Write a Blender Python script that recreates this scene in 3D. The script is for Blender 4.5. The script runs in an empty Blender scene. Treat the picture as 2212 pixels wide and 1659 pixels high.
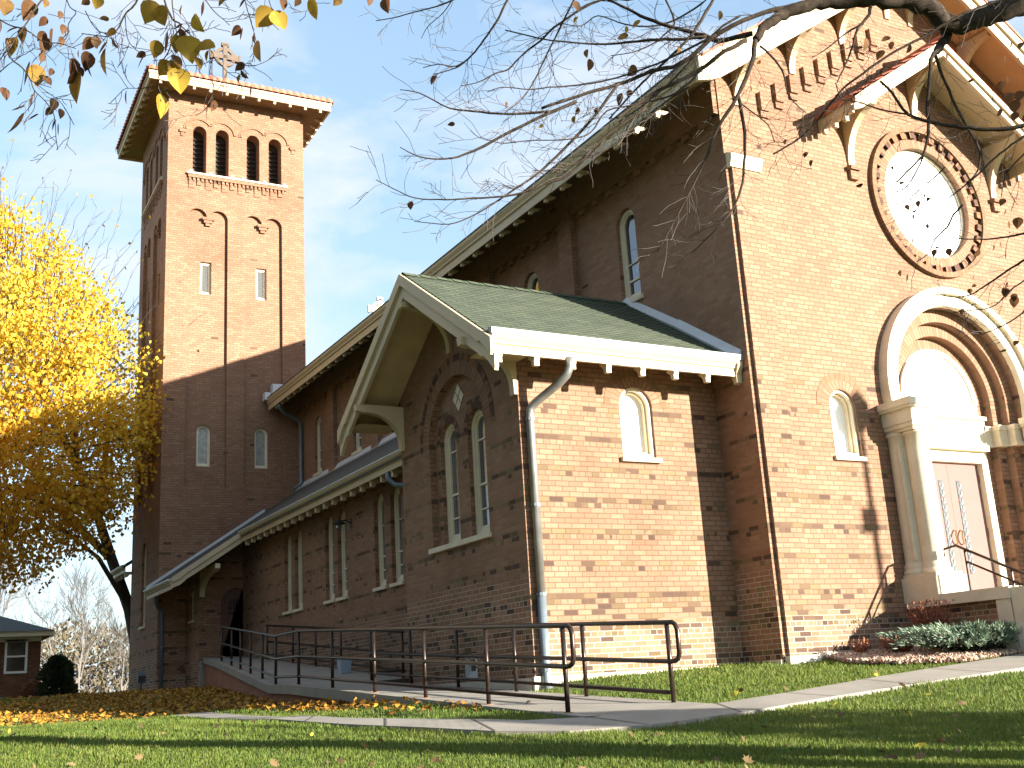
import bpy, math, random
from math import sin, cos, pi, radians, sqrt, atan2
from mathutils import Vector, Matrix, noise
from mathutils.geometry import tessellate_polygon

S = bpy.context.scene
random.seed(7)
# ------------------------------------------------------------------ camera
CP = Vector((-10.2533, -11.325, -0.0464))
YAW, PITCH, ROLL, FPX = 0.5208, 0.2603, -0.0607, 2434.54
cy_, sy_ = cos(YAW), sin(YAW)
FW = Vector((sy_ * cos(PITCH), cy_ * cos(PITCH), sin(PITCH)))
rt = Vector((cy_, -sy_, 0)); up = rt.cross(FW)
RT = rt * cos(ROLL) + up * sin(ROLL); UP = up * cos(ROLL) - rt * sin(ROLL)
cd = bpy.data.cameras.new('camera'); cam = bpy.data.objects.new('camera', cd)
S.collection.objects.link(cam)
cam.matrix_world = Matrix(((RT.x, UP.x, -FW.x, CP.x), (RT.y, UP.y, -FW.y, CP.y), (RT.z, UP.z, -FW.z, CP.z), (0, 0, 0, 1)))
cd.sensor_width = 36; cd.lens = 36 * FPX / 2212.0; cd.clip_start = 0.05; cd.clip_end = 3000
S.camera = cam
S.view_settings.view_transform = 'Standard'; S.view_settings.look = 'None'
S.view_settings.gamma = 1; S.view_settings.exposure = 2.0
# ------------------------------------------------------------------ sky and sun
SUN_AZ, SUN_EL = radians(31), radians(11.65)      # from -Y towards +X
sd = Vector((sin(SUN_AZ) * cos(SUN_EL), -cos(SUN_AZ) * cos(SUN_EL), sin(SUN_EL)))
sl = bpy.data.lights.new('sun', 'SUN'); so = bpy.data.objects.new('sun', sl); S.collection.objects.link(so)
sl.energy = 5.0; sl.angle = radians(0.5); sl.color = (1.0, 0.945, 0.83)
so.rotation_euler = sd.to_track_quat('Z', 'Y').to_euler(); so.location = sd * 60
W = bpy.data.worlds.new('World'); S.world = W; W.use_nodes = True
nt = W.node_tree; N = nt.nodes; L = nt.links
bg = N['Background']; bg.inputs['Strength'].default_value = 0.120
sky = N.new('ShaderNodeTexSky'); sky.sky_type = 'NISHITA'; sky.sun_disc = False
sky.sun_elevation = SUN_EL; sky.sun_rotation = pi - SUN_AZ
sky.air_density = 1.0; sky.dust_density = 0.6; sky.ozone_density = 1.6
tc = N.new('ShaderNodeTexCoord'); mp = N.new('ShaderNodeMapping'); mp.inputs['Scale'].default_value = (1.0, 1.0, 2.6)
nz = N.new('ShaderNodeTexNoise'); nz.inputs['Scale'].default_value = 3.6; nz.inputs['Detail'].default_value = 7; nz.inputs['Roughness'].default_value = 0.55; nz.inputs['Distortion'].default_value = 0.4
mp.inputs['Location'].default_value = (0.6, 0.1, 0.35)
rp = N.new('ShaderNodeValToRGB'); rp.color_ramp.elements[0].position = 0.46; rp.color_ramp.elements[1].position = 0.64
mul = N.new('ShaderNodeMath'); mul.operation = 'MULTIPLY'; mul.inputs[1].default_value = 0.85
mx = N.new('ShaderNodeMix'); mx.data_type = 'RGBA'
L.new(tc.outputs['Generated'], mp.inputs['Vector']); L.new(mp.outputs[0], nz.inputs['Vector']); L.new(nz.outputs['Fac'], rp.inputs[0])
L.new(rp.outputs[0], mul.inputs[0]); L.new(mul.outputs[0], mx.inputs[0]); 
gm = N.new('ShaderNodeGamma'); gm.inputs[1].default_value = .5; L.new(sky.outputs[0], gm.inputs[0]); 
tn = N.new('ShaderNodeMix'); tn.data_type = 'RGBA'; tn.blend_type = 'MULTIPLY'; tn.inputs[0].default_value = 1; tn.inputs[7].default_value = (1.08, 1.25, 1.40, 1)
L.new(gm.outputs[0], tn.inputs[6]); L.new(tn.outputs[2], mx.inputs[6])
mx.inputs[7].default_value = (2.0, 2.12, 2.35, 1); L.new(mx.outputs[2], bg.inputs['Color'])

# ------------------------------------------------------------------ helpers
def px(u, v, d):                      # a direction of the photograph at a real distance, used only to lay out far things
    return CP + (FW + RT * ((u - 1106) / FPX) - UP * ((v - 829.5) / FPX)) * d

def gz(x, y):
    xx = min(max(x, -12), 6)
    fx = 1.0 if y < 6 else max(0, 1 - (y - 6) / 8)
    s = .085 * y if y < .5 else .0425 + .012 * (y - .5)
    if y > 36: s -= .05 * (min(y, 90) - 36)
    if y < -14: s = .085 * -14
    dip = min(1, max(0, (y + 2) / 3)) * min(1, max(0, (15 - y) / 5)) * min(1, max(0, (x + 9) / 2.5)) * (1 if x < -2.9 else 0)
    return .035 * xx * fx + s - .10 * dip

class MB:
    def __init__(s): s.v = []; s.f = []; s.uv = {}
    def vert(s, p): s.v.append(tuple(p)); return len(s.v) - 1
    def face(s, pts, uv=None):
        i0 = len(s.v)
        for p in pts: s.v.append(tuple(p))
        s.f.append(tuple(range(i0, i0 + len(pts))))
        if uv: s.uv[len(s.f) - 1] = uv
    def box(s, x0, x1, y0, y1, z0, z1):
        i = len(s.v)
        s.v += [(x0, y0, z0), (x1, y0, z0), (x1, y1, z0), (x0, y1, z0), (x0, y0, z1), (x1, y0, z1), (x1, y1, z1), (x0, y1, z1)]
        s.f += [tuple(i + k for k in q) for q in ((0, 3, 2, 1), (4, 5, 6, 7), (0, 1, 5, 4), (1, 2, 6, 5), (2, 3, 7, 6), (3, 0, 4, 7))]
    def prism(s, poly, ex):
        ex = Vector(ex); n = len(poly); i = len(s.v)
        P = [Vector(p) for p in poly]
        s.v += [tuple(p) for p in P] + [tuple(p + ex) for p in P]
        s.f.append(tuple(range(i + n - 1, i - 1, -1))); s.f.append(tuple(range(i + n, i + 2 * n)))
        for k in range(n):
            j = (k + 1) % n; s.f.append((i + k, i + j, i + n + j, i + n + k))
    def tess(s, loops):               # planar polygon with holes
        vs = [Vector(p) for l in loops for p in l]; i = len(s.v)
        s.v += [tuple(p) for p in vs]
        for t in tessellate_polygon([[Vector(p) for p in l] for l in loops]): s.f.append(tuple(i + k for k in t))
    def tube(s, path, rad, n=7, cap=True):
        P = [Vector(p) for p in path]; m = len(P)
        if not hasattr(rad, '__len__'): rad = [rad] * m
        rings = []; ref = None
        for k in range(m):
            t = (P[min(k + 1, m - 1)] - P[max(k - 1, 0)])
            if t.length < 1e-9: t = Vector((0, 0, 1))
            t.normalize()
            if ref is None: ref = t.orthogonal().normalized()
            a = (ref - t * ref.dot(t))
            if a.length < 1e-6: a = t.orthogonal()
            a.normalize(); ref = a; b = t.cross(a)
            i = len(s.v)
            for j in range(n):
                w = 2 * pi * j / n; s.v.append(tuple(P[k] + (a * cos(w) + b * sin(w)) * rad[k]))
            rings.append(i)
        for k in range(m - 1):
            for j in range(n):
                j2 = (j + 1) % n; s.f.append((rings[k] + j, rings[k] + j2, rings[k + 1] + j2, rings[k + 1] + j))
        if cap:
            s.f.append(tuple(rings[0] + j for j in range(n - 1, -1, -1))); s.f.append(tuple(rings[-1] + j for j in range(n)))
    def lathe(s, c, prof, n=20):      # prof: (r, z)
        c = Vector(c); i = len(s.v)
        for r, z in prof:
            for j in range(n):
                w = 2 * pi * j / n; s.v.append((c.x + r * cos(w), c.y + r * sin(w), c.z + z))
        for k in range(len(prof) - 1):
            for j in range(n):
                j2 = (j + 1) % n; s.f.append((i + k * n + j, i + k * n + j2, i + (k + 1) * n + j2, i + (k + 1) * n + j))
        s.f.append(tuple(i + j for j in range(n - 1, -1, -1))); k = len(prof) - 1; s.f.append(tuple(i + k * n + j for j in range(n)))
    def mesh(s, name, smooth=False):
        me = bpy.data.meshes.new(name); me.from_pydata(s.v, [], s.f); me.update()
        if s.uv:
            ul = me.uv_layers.new(name='UVMap')
            for fi, uv in s.uv.items():
                for k, li in enumerate(me.polygons[fi].loop_indices): ul.data[li].uv = uv[k]
        if smooth:
            for p in me.polygons: p.use_smooth = True
        return me
    def build(s, name, mat, parent=None, smooth=False, M=None, loc=None):
        me = s.mesh(name, smooth)
        if mat: me.materials.append(mat)
        return link(name, me, parent, M, loc)

def link(name, me, parent=None, M=None, loc=None):
    o = bpy.data.objects.new(name, me); S.collection.objects.link(o)
    if parent: o.parent = parent
    if M is not None: o.matrix_basis = M
    if loc is not None: o.location = loc
    return o
def tag(o, label=None, cat=None, group=None, kind=None):
    if label: o['label'] = label
    if cat: o['category'] = cat
    if group: o['group'] = group
    if kind: o['kind'] = kind
    return o
def empty(name, loc, label, cat, group=None):
    return tag(link(name, None, loc=loc), label, cat, group)

# ------------------------------------------------------------------ materials
def newmat(name):
    m = bpy.data.materials.new(name); m.use_nodes = True
    return m, m.node_tree.nodes, m.node_tree.links, m.node_tree.nodes['Principled BSDF']
def mth(N, L, op, a, b=None, c=None):
    n = N.new('ShaderNodeMath'); n.operation = op
    for i, x in enumerate((a, b, c)):
        if x is None: continue
        if isinstance(x, (int, float)): n.inputs[i].default_value = x
        else: L.new(x, n.inputs[i])
    return n.outputs[0]
def mixc(N, L, f, a, b, mode='MIX'):
    n = N.new('ShaderNodeMix'); n.data_type = 'RGBA'; n.blend_type = mode
    for k, x in ((0, f), (6, a), (7, b)):
        if isinstance(x, (int, float)): n.inputs[k].default_value = x
        elif isinstance(x, tuple): n.inputs[k].default_value = (*x, 1)
        else: L.new(x, n.inputs[k])
    return n.outputs[2]
def ramp(N, L, f, stops, interp='LINEAR'):
    n = N.new('ShaderNodeValToRGB'); cr = n.color_ramp; cr.interpolation = interp
    while len(cr.elements) < len(stops): cr.elements.new(0.5)
    for e, (p, c) in zip(cr.elements, stops): e.position = p; e.color = (*c, 1)
    L.new(f, n.inputs[0]); return n.outputs[0]
def noiseN(N, L, scale, detail=4, vec=None, rough=.55):
    n = N.new('ShaderNodeTexNoise'); n.inputs['Scale'].default_value = scale; n.inputs['Detail'].default_value = detail; n.inputs['Roughness'].default_value = rough
    if vec is None:
        g = N.new('ShaderNodeNewGeometry'); vec = g.outputs['Position']
    L.new(vec, n.inputs['Vector']); return n.outputs['Fac']
def bump(N, L, h, bs, strength=.3, dist=.01):
    b = N.new('ShaderNodeBump'); b.inputs['Strength'].default_value = strength; b.inputs['Distance'].default_value = dist
    L.new(h, b.inputs['Height']); L.new(b.outputs[0], bs.inputs['Normal'])

def simple(name, col, rough=.6, var=.12, scale=6, metal=0, spec=None, dirt=None, bmp=0):
    m, N, L, B = newmat(name)
    f = noiseN(N, L, scale, 5)
    lo = tuple(c * (1 - var) for c in col); hi = tuple(min(1, c * (1 + var)) for c in col)
    c = ramp(N, L, f, [(.3, lo), (.7, hi)])
    if dirt:
        f2 = noiseN(N, L, scale * .37, 6, rough=.7)
        k = ramp(N, L, f2, [(.5, (0, 0, 0)), (.68, (1, 1, 1))])
        c = mixc(N, L, mth(N, L, 'MULTIPLY', k, .55), c, dirt)
    L.new(c, B.inputs['Base Color']); B.inputs['Roughness'].default_value = rough; B.inputs['Metallic'].default_value = metal
    if spec is not None: B.inputs['Specular IOR Level'].default_value = spec
    if bmp: bump(N, L, noiseN(N, L, scale * 5, 3), B, bmp, .01)
    return m

def brick(name, uvmode=False, bw=.203, bh=.0677, bands=True, white_joint=True, cols=None, headers=True, darkp=.06, seed=0.):
    m, N, L, B = newmat(name)
    g = N.new('ShaderNodeNewGeometry')
    if uvmode:
        u_ = N.new('ShaderNodeUVMap'); sp = N.new('ShaderNodeSeparateXYZ'); L.new(u_.outputs[0], sp.inputs[0])
        u, v = sp.outputs[0], sp.outputs[1]; z = None; side = 0.0
    else:
        sp = N.new('ShaderNodeSeparateXYZ'); L.new(g.outputs['Position'], sp.inputs[0])
        sn = N.new('ShaderNodeSeparateXYZ'); L.new(g.outputs['True Normal'], sn.inputs[0])
        ax = mth(N, L, 'ABSOLUTE', sn.outputs[0]); ay = mth(N, L, 'ABSOLUTE', sn.outputs[1]); az = mth(N, L, 'ABSOLUTE', sn.outputs[2])
        sel = mth(N, L, 'GREATER_THAN', ax, ay); selz = mth(N, L, 'GREATER_THAN', az, .75)
        u = mth(N, L, 'ADD', mth(N, L, 'MULTIPLY', sp.outputs[1], sel), mth(N, L, 'MULTIPLY', sp.outputs[0], mth(N, L, 'SUBTRACT', 1.0, sel)))
        v = mth(N, L, 'ADD', mth(N, L, 'MULTIPLY', sp.outputs[1], selz), mth(N, L, 'MULTIPLY', sp.outputs[2], mth(N, L, 'SUBTRACT', 1.0, selz)))
        z = sp.outputs[2]; side = sel
    vr = mth(N, L, 'DIVIDE', mth(N, L, 'ADD', v, .005), bh); row = mth(N, L, 'FLOOR', vr); fv = mth(N, L, 'FRACT', mth(N, L, 'ADD', vr, 200.))
    par = mth(N, L, 'MODULO', mth(N, L, 'ADD', row, 2000), 2.0)
    if headers:
        hd = mth(N, L, 'COMPARE', mth(N, L, 'MODULO', mth(N, L, 'ADD', row, 2004), 6.0), 1.0, .1)
        w = mth(N, L, 'MULTIPLY', bw, mth(N, L, 'SUBTRACT', 1.0, mth(N, L, 'MULTIPLY', hd, .5)))
    else: w = mth(N, L, 'MULTIPLY', bw, 1.0)
    uu = mth(N, L, 'ADD', mth(N, L, 'DIVIDE', u, w), mth(N, L, 'ADD', mth(N, L, 'MULTIPLY', par, .5), 500.13))
    col = mth(N, L, 'FLOOR', uu); fu = mth(N, L, 'FRACT', uu)
    cv = N.new('ShaderNodeCombineXYZ'); L.new(col, cv.inputs[0]); L.new(row, cv.inputs[1])
    if uvmode: cv.inputs[2].default_value = seed
    else: L.new(side, cv.inputs[2])
    wn = N.new('ShaderNodeTexWhiteNoise'); wn.noise_dimensions = '3D'; L.new(cv.outputs[0], wn.inputs['Vector'])
    r1 = wn.outputs['Value']; sc = N.new('ShaderNodeSeparateColor'); L.new(wn.outputs['Color'], sc.inputs[0]); r2, r3 = sc.outputs[1], sc.outputs[2]
    du = mth(N, L, 'MULTIPLY', mth(N, L, 'MINIMUM', fu, mth(N, L, 'SUBTRACT', 1.0, fu)), w)
    dv = mth(N, L, 'MULTIPLY', mth(N, L, 'MINIMUM', fv, mth(N, L, 'SUBTRACT', 1.0, fv)), bh)
    d = mth(N, L, 'MINIMUM', du, dv)
    mr = N.new('ShaderNodeMapRange'); mr.interpolation_type = 'SMOOTHSTEP'; L.new(d, mr.inputs[0])
    mr.inputs[1].default_value = .003; mr.inputs[2].default_value = .0075; mr.inputs[3].default_value = 1; mr.inputs[4].default_value = 0
    mort = mr.outputs[0]
    cols = cols or [(0, (.244, .126, .075)), (.35, (.264, .140, .084)), (.70, (.284, .156, .096)), (.90, (.304, .174, .110)), (1, (.262, .142, .086))]
    bc = ramp(N, L, r1, cols)
    if bands:
        mod = mth(N, L, 'MODULO', mth(N, L, 'ADD', row, 2700), 6.0)
        b1 = mth(N, L, 'ADD', mth(N, L, 'COMPARE', mod, 2.0, .2), mth(N, L, 'MULTIPLY', mth(N, L, 'COMPARE', mod, 1.0, .2), .38))
        lowz = mth(N, L, 'LESS_THAN', row, 58.0)
        lower = mth(N, L, 'LESS_THAN', row, 14.0)
        cmap = N.new('ShaderNodeMapRange'); L.new(noiseN(N, L, 1.4, 3), cmap.inputs[0]); cmap.inputs[1].default_value = .32; cmap.inputs[2].default_value = .62; cmap.inputs[3].default_value = .35; cmap.inputs[4].default_value = .74; clump = cmap.outputs[0]
        prob = mth(N, L, 'ADD', mth(N, L, 'MULTIPLY', mth(N, L, 'MULTIPLY', b1, lowz), clump), mth(N, L, 'ADD', darkp * .1, mth(N, L, 'MULTIPLY', lower, .22)))
        # dirt clumps long the bands
        isd = mth(N, L, 'LESS_THAN', r2, prob)
        dk = ramp(N, L, r3, [(0, (.074, .041, .029)), (.35, (.112, .064, .040)), (.52, (.155, .102, .052)), (1, (.205, .142, .072))])
        bc = mixc(N, L, isd, bc, dk)
    else:
        isd = mth(N, L, 'LESS_THAN', r2, darkp)
        bc = mixc(N, L, isd, bc, (.235, .120, .070))
    fine = noiseN(N, L, 60, 3); big = noiseN(N, L, .55, 5)
    bc = mixc(N, L, 1.0, bc, ramp(N, L, fine, [(.2, (.82, .82, .82)), (.8, (1.12, 1.12, 1.12))]), 'MULTIPLY')
    mc = mixc(N, L, side, (.125, .074, .046), (.235, .150, .10)) if not uvmode else (.125, .074, .046)
    if white_joint and not uvmode:
        zz = mth(N, L, 'SUBTRACT', mth(N, L, 'ADD', z, mth(N, L, 'MULTIPLY', big, .9)), mth(N, L, 'MULTIPLY', side, .6))
        k = N.new('ShaderNodeMapRange'); L.new(zz, k.inputs[0]); k.inputs[1].default_value = 1.0; k.inputs[2].default_value = 1.12; k.inputs[3].default_value = 1; k.inputs[4].default_value = 0
        sx = mth(N, L, 'MAXIMUM', k.outputs[0], 0.0)
        # grime streaks close to the ground and pale repointed joints
        c1 = mixc(N, L, sx, mc, (.42, .335, .26))
    else: c1 = mc
    c = mixc(N, L, mort, bc, c1)
    c = mixc(N, L, 1.0, c, ramp(N, L, big, [(.28, (.78, .76, .74)), (.5, (.98, .98, .98)), (.7, (1.07, 1.06, 1.05))]), 'MULTIPLY')
    L.new(c, B.inputs['Base Color']); B.inputs['Roughness'].default_value = .82; B.inputs['Specular IOR Level'].default_value = .25
    h = mth(N, L, 'ADD', mth(N, L, 'MULTIPLY', mort, -1.0), mth(N, L, 'ADD', mth(N, L, 'MULTIPLY', r3, .55), mth(N, L, 'MULTIPLY', fine, .35)))
    bump(N, L, h, B, .5, .006)
    return m

M = {}
M['brick'] = brick('brick_wall')
M['arch'] = brick('arch_brick', uvmode=True, bw=.068, bh=.21, headers=False, bands=False, darkp=.10)
M['arch_dark'] = brick('arch_brick_dark', uvmode=True, bw=.068, bh=.11, headers=False, bands=False, darkp=.2, cols=[(0, (.075, .036, .026)), (.5, (.11, .055, .035)), (.7, (.26, .11, .052)), (1, (.30, .135, .06))])
M['arch_buff'] = brick('arch_brick_buff', uvmode=True, bw=.10, bh=.12, headers=False, bands=False, darkp=.2, cols=[(0, (.175, .100, .052)), (1, (.225, .136, .074))])
M['brick_dark'] = brick('house_brick', bands=False, white_joint=False, cols=[(0, (.13, .055, .035)), (1, (.22, .10, .06))])
M['cream'] = simple('cream_paint', (.52, .40, .245), .5, .06, 3, dirt=(.44, .35, .24), bmp=.05)
M['frame'] = simple('frame_paint', (.68, .58, .42), .45, .05, 5)
M['gutter'] = simple('gutter_metal', (.23, .22, .21), .5, .1, 6, dirt=(.14, .13, .12))
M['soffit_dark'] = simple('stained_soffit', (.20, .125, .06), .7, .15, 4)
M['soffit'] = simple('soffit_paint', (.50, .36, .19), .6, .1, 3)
M['white'] = simple('white_metal', (.56, .57, .58), .4, .06, 8, dirt=(.5, .48, .45))
M['stone'] = simple('limestone', (.66, .57, .42), .75, .07, 7, dirt=(.52, .42, .30), bmp=.1)
M['panel'] = simple('white_panel', (.86, .86, .85), .35, .02, 4)
M['concrete'] = simple('concrete', (.27, .24, .20), .9, .12, 2.2, dirt=(.19, .165, .13), bmp=.12)
M['joint'] = simple('joint_dirt', (.075, .065, .05), .95, .2, 9)
M['plinth'] = simple('plinth_concrete', (.62, .55, .44), .85, .08, 4, dirt=(.40, .35, .27), bmp=.1)
M['stucco'] = simple('ramp_stucco', (.27, .105, .052), .9, .2, 3, dirt=(.16, .07, .04), bmp=.2)
M['rail'] = simple('rail_metal', (.044, .028, .021), .32, .3, 20, metal=.55)
M['galv'] = simple('galvanised_pipe', (.30, .295, .28), .42, .2, 7, metal=.7, dirt=(.30, .24, .19))
M['galv_blue'] = simple('painted_pipe', (.15, .18, .20), .45, .12, 7, metal=.2)
M['door_red'] = simple('door_paint', (.215, .132, .118), .8, .04, 4, spec=.12)
M['door_dark'] = simple('old_wood_door', (.12, .045, .032), .6, .2, 9)
M['dark'] = simple('louvre_dark', (.028, .020, .015), .8, .2, 9)  # stands in for the darkness inside the belfry
M['black'] = simple('black_metal', (.02, .02, .02), .5, .2, 9)
M['brass'] = simple('brass', (.55, .38, .14), .3, .1, 9, metal=1)
M['bark'] = simple('bark', (.075, .058, .043), .9, .35, 22, bmp=.5)
M['bark_fg'] = simple('linden_bark', (.048, .035, .026), .95, .4, 40, dirt=(.055, .045, .034), spec=.1, bmp=.5)
M['twig'] = simple('twig_bark', (.055, .040, .031), .85, .3, 30)
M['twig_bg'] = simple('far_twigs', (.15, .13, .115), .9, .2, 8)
M['vcross'] = simple('cross_stone', (.115, .080, .056), .8, .12, 12, dirt=(.16, .12, .085))
M['tile'] = simple('clay_tile', (.40, .125, .070), .75, .3, 14, dirt=(.22, .10, .065), bmp=.1)
M['slate'] = simple('dark_roof', (.045, .048, .045), .85, .25, 12)
M['bluebox'] = simple('pale_blue_plastic', (.30, .38, .45), .5, .1, 5)

def glass(name, col=(.012, .016, .018), rough=.06, spec=.8):
    m, N, L, B = newmat(name)
    f = noiseN(N, L, 2.2, 3)
    L.new(ramp(N, L, f, [(.35, col), (.7, tuple(c * 2.2 for c in col))]), B.inputs['Base Color'])
    B.inputs['Roughness'].default_value = rough; B.inputs['Specular IOR Level'].default_value = spec; B.inputs['IOR'].default_value = 1.9
    b = N.new('ShaderNodeBump'); b.inputs['Strength'].default_value = .05; b.inputs['Distance'].default_value = .02
    L.new(noiseN(N, L, 3, 2), b.inputs['Height']); L.new(b.outputs[0], B.inputs['Normal'])
    return m
M['glass'] = glass('window_glass')
M['glass_grey'] = glass('storm_glass', (.040, .046, .050), .12, .7)
def frosted():
    m, N, L, B = newmat('frosted_pane')
    f = noiseN(N, L, 9, 5, rough=.7)
    L.new(ramp(N, L, f, [(.3, (.20, .19, .165)), (.7, (.42, .40, .35))]), B.inputs['Base Color']); B.inputs['Roughness'].default_value = .35
    return m
M['frost'] = frosted()
def curtain():
    m, N, L, B = newmat('curtained_pane')
    w = N.new('ShaderNodeTexWave'); w.inputs['Scale'].default_value = 9; w.inputs['Distortion'].default_value = 3; w.bands_direction = 'X'
    g = N.new('ShaderNodeNewGeometry'); L.new(g.outputs['Position'], w.inputs['Vector'])
    L.new(ramp(N, L, w.outputs['Fac'], [(.2, (.030, .034, .036)), (.8, (.125, .12, .11))]), B.inputs['Base Color']); B.inputs['Roughness'].default_value = .2
    return m
M['curtain'] = curtain()

def shingle():
    m, N, L, B = newmat('green_shingles')
    u_ = N.new('ShaderNodeUVMap'); br = N.new('ShaderNodeTexBrick'); L.new(u_.outputs[0], br.inputs['Vector'])
    br.inputs['Scale'].default_value = 1; br.inputs['Brick Width'].default_value = .26; br.inputs['Row Height'].default_value = .115
    br.inputs['Mortar Size'].default_value = .011; br.inputs['Color1'].default_value = (.060, .078, .042, 1); br.inputs['Color2'].default_value = (.112, .128, .074, 1)
    br.inputs['Mortar'].default_value = (.018, .025, .016, 1); br.inputs['Bias'].default_value = -.1
    f = noiseN(N, L, 3, 5); f2 = noiseN(N, L, 90, 2)
    c = mixc(N, L, 1., br.outputs['Color'], ramp(N, L, f, [(.3, (.8, .82, .8)), (.7, (1.15, 1.1, 1.05))]), 'MULTIPLY')
    c = mixc(N, L, 1., c, ramp(N, L, f2, [(.2, (.75, .75, .75)), (.8, (1.2, 1.2, 1.2))]), 'MULTIPLY')
    L.new(c, B.inputs['Base Color']); B.inputs['Roughness'].default_value = .9
    bump(N, L, br.outputs['Fac'], B, -.5, .012)
    return m
M['shingle'] = shingle()

def leafmat(name, stops, transl=.45):
    m, N, L, B = newmat(name)
    at = N.new('ShaderNodeAttribute'); at.attribute_name = 'tone'
    c = ramp(N, L, at.outputs['Fac'], stops)
    L.new(c, B.inputs['Base Color']); B.inputs['Roughness'].default_value = .6; B.inputs['Specular IOR Level'].default_value = .2
    tr = N.new('ShaderNodeBsdfTranslucent'); L.new(c, tr.inputs[0]); ms = N.new('ShaderNodeMixShader'); ms.inputs[0].default_value = transl
    out = N['Material Output']; L.new(B.outputs[0], ms.inputs[1]); L.new(tr.outputs[0], ms.inputs[2]); L.new(ms.outputs[0], out.inputs[0])
    return m
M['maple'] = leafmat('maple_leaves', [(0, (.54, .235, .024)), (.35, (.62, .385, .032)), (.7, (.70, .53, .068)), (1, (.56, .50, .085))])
M['linden'] = leafmat('linden_leaves', [(0, (.095, .040, .024)), (.45, (.165, .080, .032)), (.6, (.31, .185, .025)), (1, (.46, .31, .038))], .4)
M['litter'] = leafmat('leaf_litter', [(0, (.17, .066, .017)), (.4, (.33, .155, .022)), (.8, (.47, .26, .032)), (1, (.27, .16, .06))], .15)
M['dryleaf'] = leafmat('dry_leaf', [(0, (.095, .055, .028)), (1, (.25, .17, .08))], .2)
M['blade'] = leafmat('grass_blades', [(0, (.074, .120, .022)), (.5, (.140, .188, .034)), (.85, (.21, .232, .052)), (1, (.27, .22, .095))], .35)
M['evergreen'] = leafmat('evergreen_needles', [(0, (.025, .040, .020)), (1, (.075, .085, .035))], .15)
M['juniper'] = leafmat('juniper_needles', [(0, (.10, .155, .105)), (.6, (.19, .255, .18)), (1, (.30, .33, .21))], .2)
M['dryshrub'] = leafmat('dry_shrub_stems', [(0, (.19, .062, .036)), (1, (.36, .16, .09))], .2)
M['treeline'] = leafmat('far_wood', [(0, (.10, .080, .060)), (.5, (.135, .107, .070)), (1, (.17, .135, .078))], .3)
def lawnmat():
    m, N, L, B = newmat('lawn_soil')
    f = noiseN(N, L, 1.3, 6); f2 = noiseN(N, L, 45, 3)
    c = ramp(N, L, f, [(.3, (.060, .085, .016)), (.55, (.085, .125, .022)), (.75, (.115, .12, .035))])
    c = mixc(N, L, 1., c, ramp(N, L, f2, [(.25, (.6, .6, .6)), (.75, (1.3, 1.3, 1.3))]), 'MULTIPLY')
    L.new(c, B.inputs['Base Color']); B.inputs['Roughness'].default_value = .95; bump(N, L, f2, B, .8, .03); return m
M['lawn'] = lawnmat()
def gravelmat():
    m, N, L, B = newmat('stone_mulch')
    at = N.new('ShaderNodeAttribute'); at.attribute_name = 'tone'
    L.new(ramp(N, L, at.outputs['Fac'], [(0, (.24, .12, .08)), (.5, (.40, .27, .19)), (1, (.58, .47, .36))]), B.inputs['Base Color']); B.inputs['Roughness'].default_value = .9; return m
M['gravel'] = gravelmat()

def tones(me, vals):
    a = me.attributes.new('tone', 'FLOAT', 'FACE'); a.data.foreach_set('value', vals)

# ------------------------------------------------------------------ shape helpers for masonry
def arch(uc, hw, z0, zs, n=14):
    return [(uc - hw, z0), (uc + hw, z0)] + [(uc + hw * cos(pi * k / n), zs + hw * sin(pi * k / n)) for k in range(n + 1)]
def rect(u0, u1, z0, z1): return [(u0, z0), (u1, z0), (u1, z1), (u0, z1)]
class Plane2:
    """wall plane: point (u, z) at depth d behind the face"""
    def __init__(s, O, U, I): s.O = Vector(O); s.U = Vector(U); s.I = Vector(I)
    def __call__(s, u, z, d=0): return s.O + s.U * u + Vector((0, 0, z)) + s.I * d
    def mat(s, u, z, d=0):            # frame for a window: x = U, y = inward, z = up
        P = s(u, z, d); return Matrix(((s.U.x, s.I.x, 0, P.x), (s.U.y, s.I.y, 0, P.y), (s.U.z, s.I.z, 1, P.z), (0, 0, 0, 1)))
def wall(mb, P, outer, holes, d=0):
    """holes: (poly, depth). sheet face plus the reveals of each opening"""
    mb.tess([[P(u, z, d) for u, z in outer]] + [[P(u, z, d) for u, z in h] for h, _ in holes])
    for h, dep in holes:
        n = len(h)
        for k in range(n):
            a, b = h[k], h[(k + 1) % n]
            mb.face([P(*a, d), P(*b, d), P(*b, d + dep), P(*a, d + dep)])
def ring(mb, P, uc, zc, r0, r1, a0=0, a1=pi, n=24, d=-.004, thick=.0, rows=1.):
    for k in range(n):
        t0 = a0 + (a1 - a0) * k / n; t1 = a0 + (a1 - a0) * (k + 1) / n
        q = lambda r, t, dd: P(uc + r * cos(t), zc + r * sin(t), dd)
        rm = (r0 + r1) / 2
        h = r1 - r0
        mb.face([q(r0, t0, d), q(r0, t1, d), q(r1, t1, d), q(r1, t0, d)], [(t0 * rm, .001), (t1 * rm, .001), (t1 * rm, h), (t0 * rm, h)])
        if thick:
            mb.face([q(r1, t0, d), q(r1, t1, d), q(r1, t1, d + thick), q(r1, t0, d + thick)], [(t0 * rm, 0), (t1 * rm, 0), (t1 * rm, thick), (t0 * rm, thick)])
            mb.face([q(r0, t0, d), q(r0, t1, d), q(r0, t1, d + thick), q(r0, t0, d + thick)], [(t0 * rm, 0), (t1 * rm, 0), (t1 * rm, thick), (t0 * rm, thick)])

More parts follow.
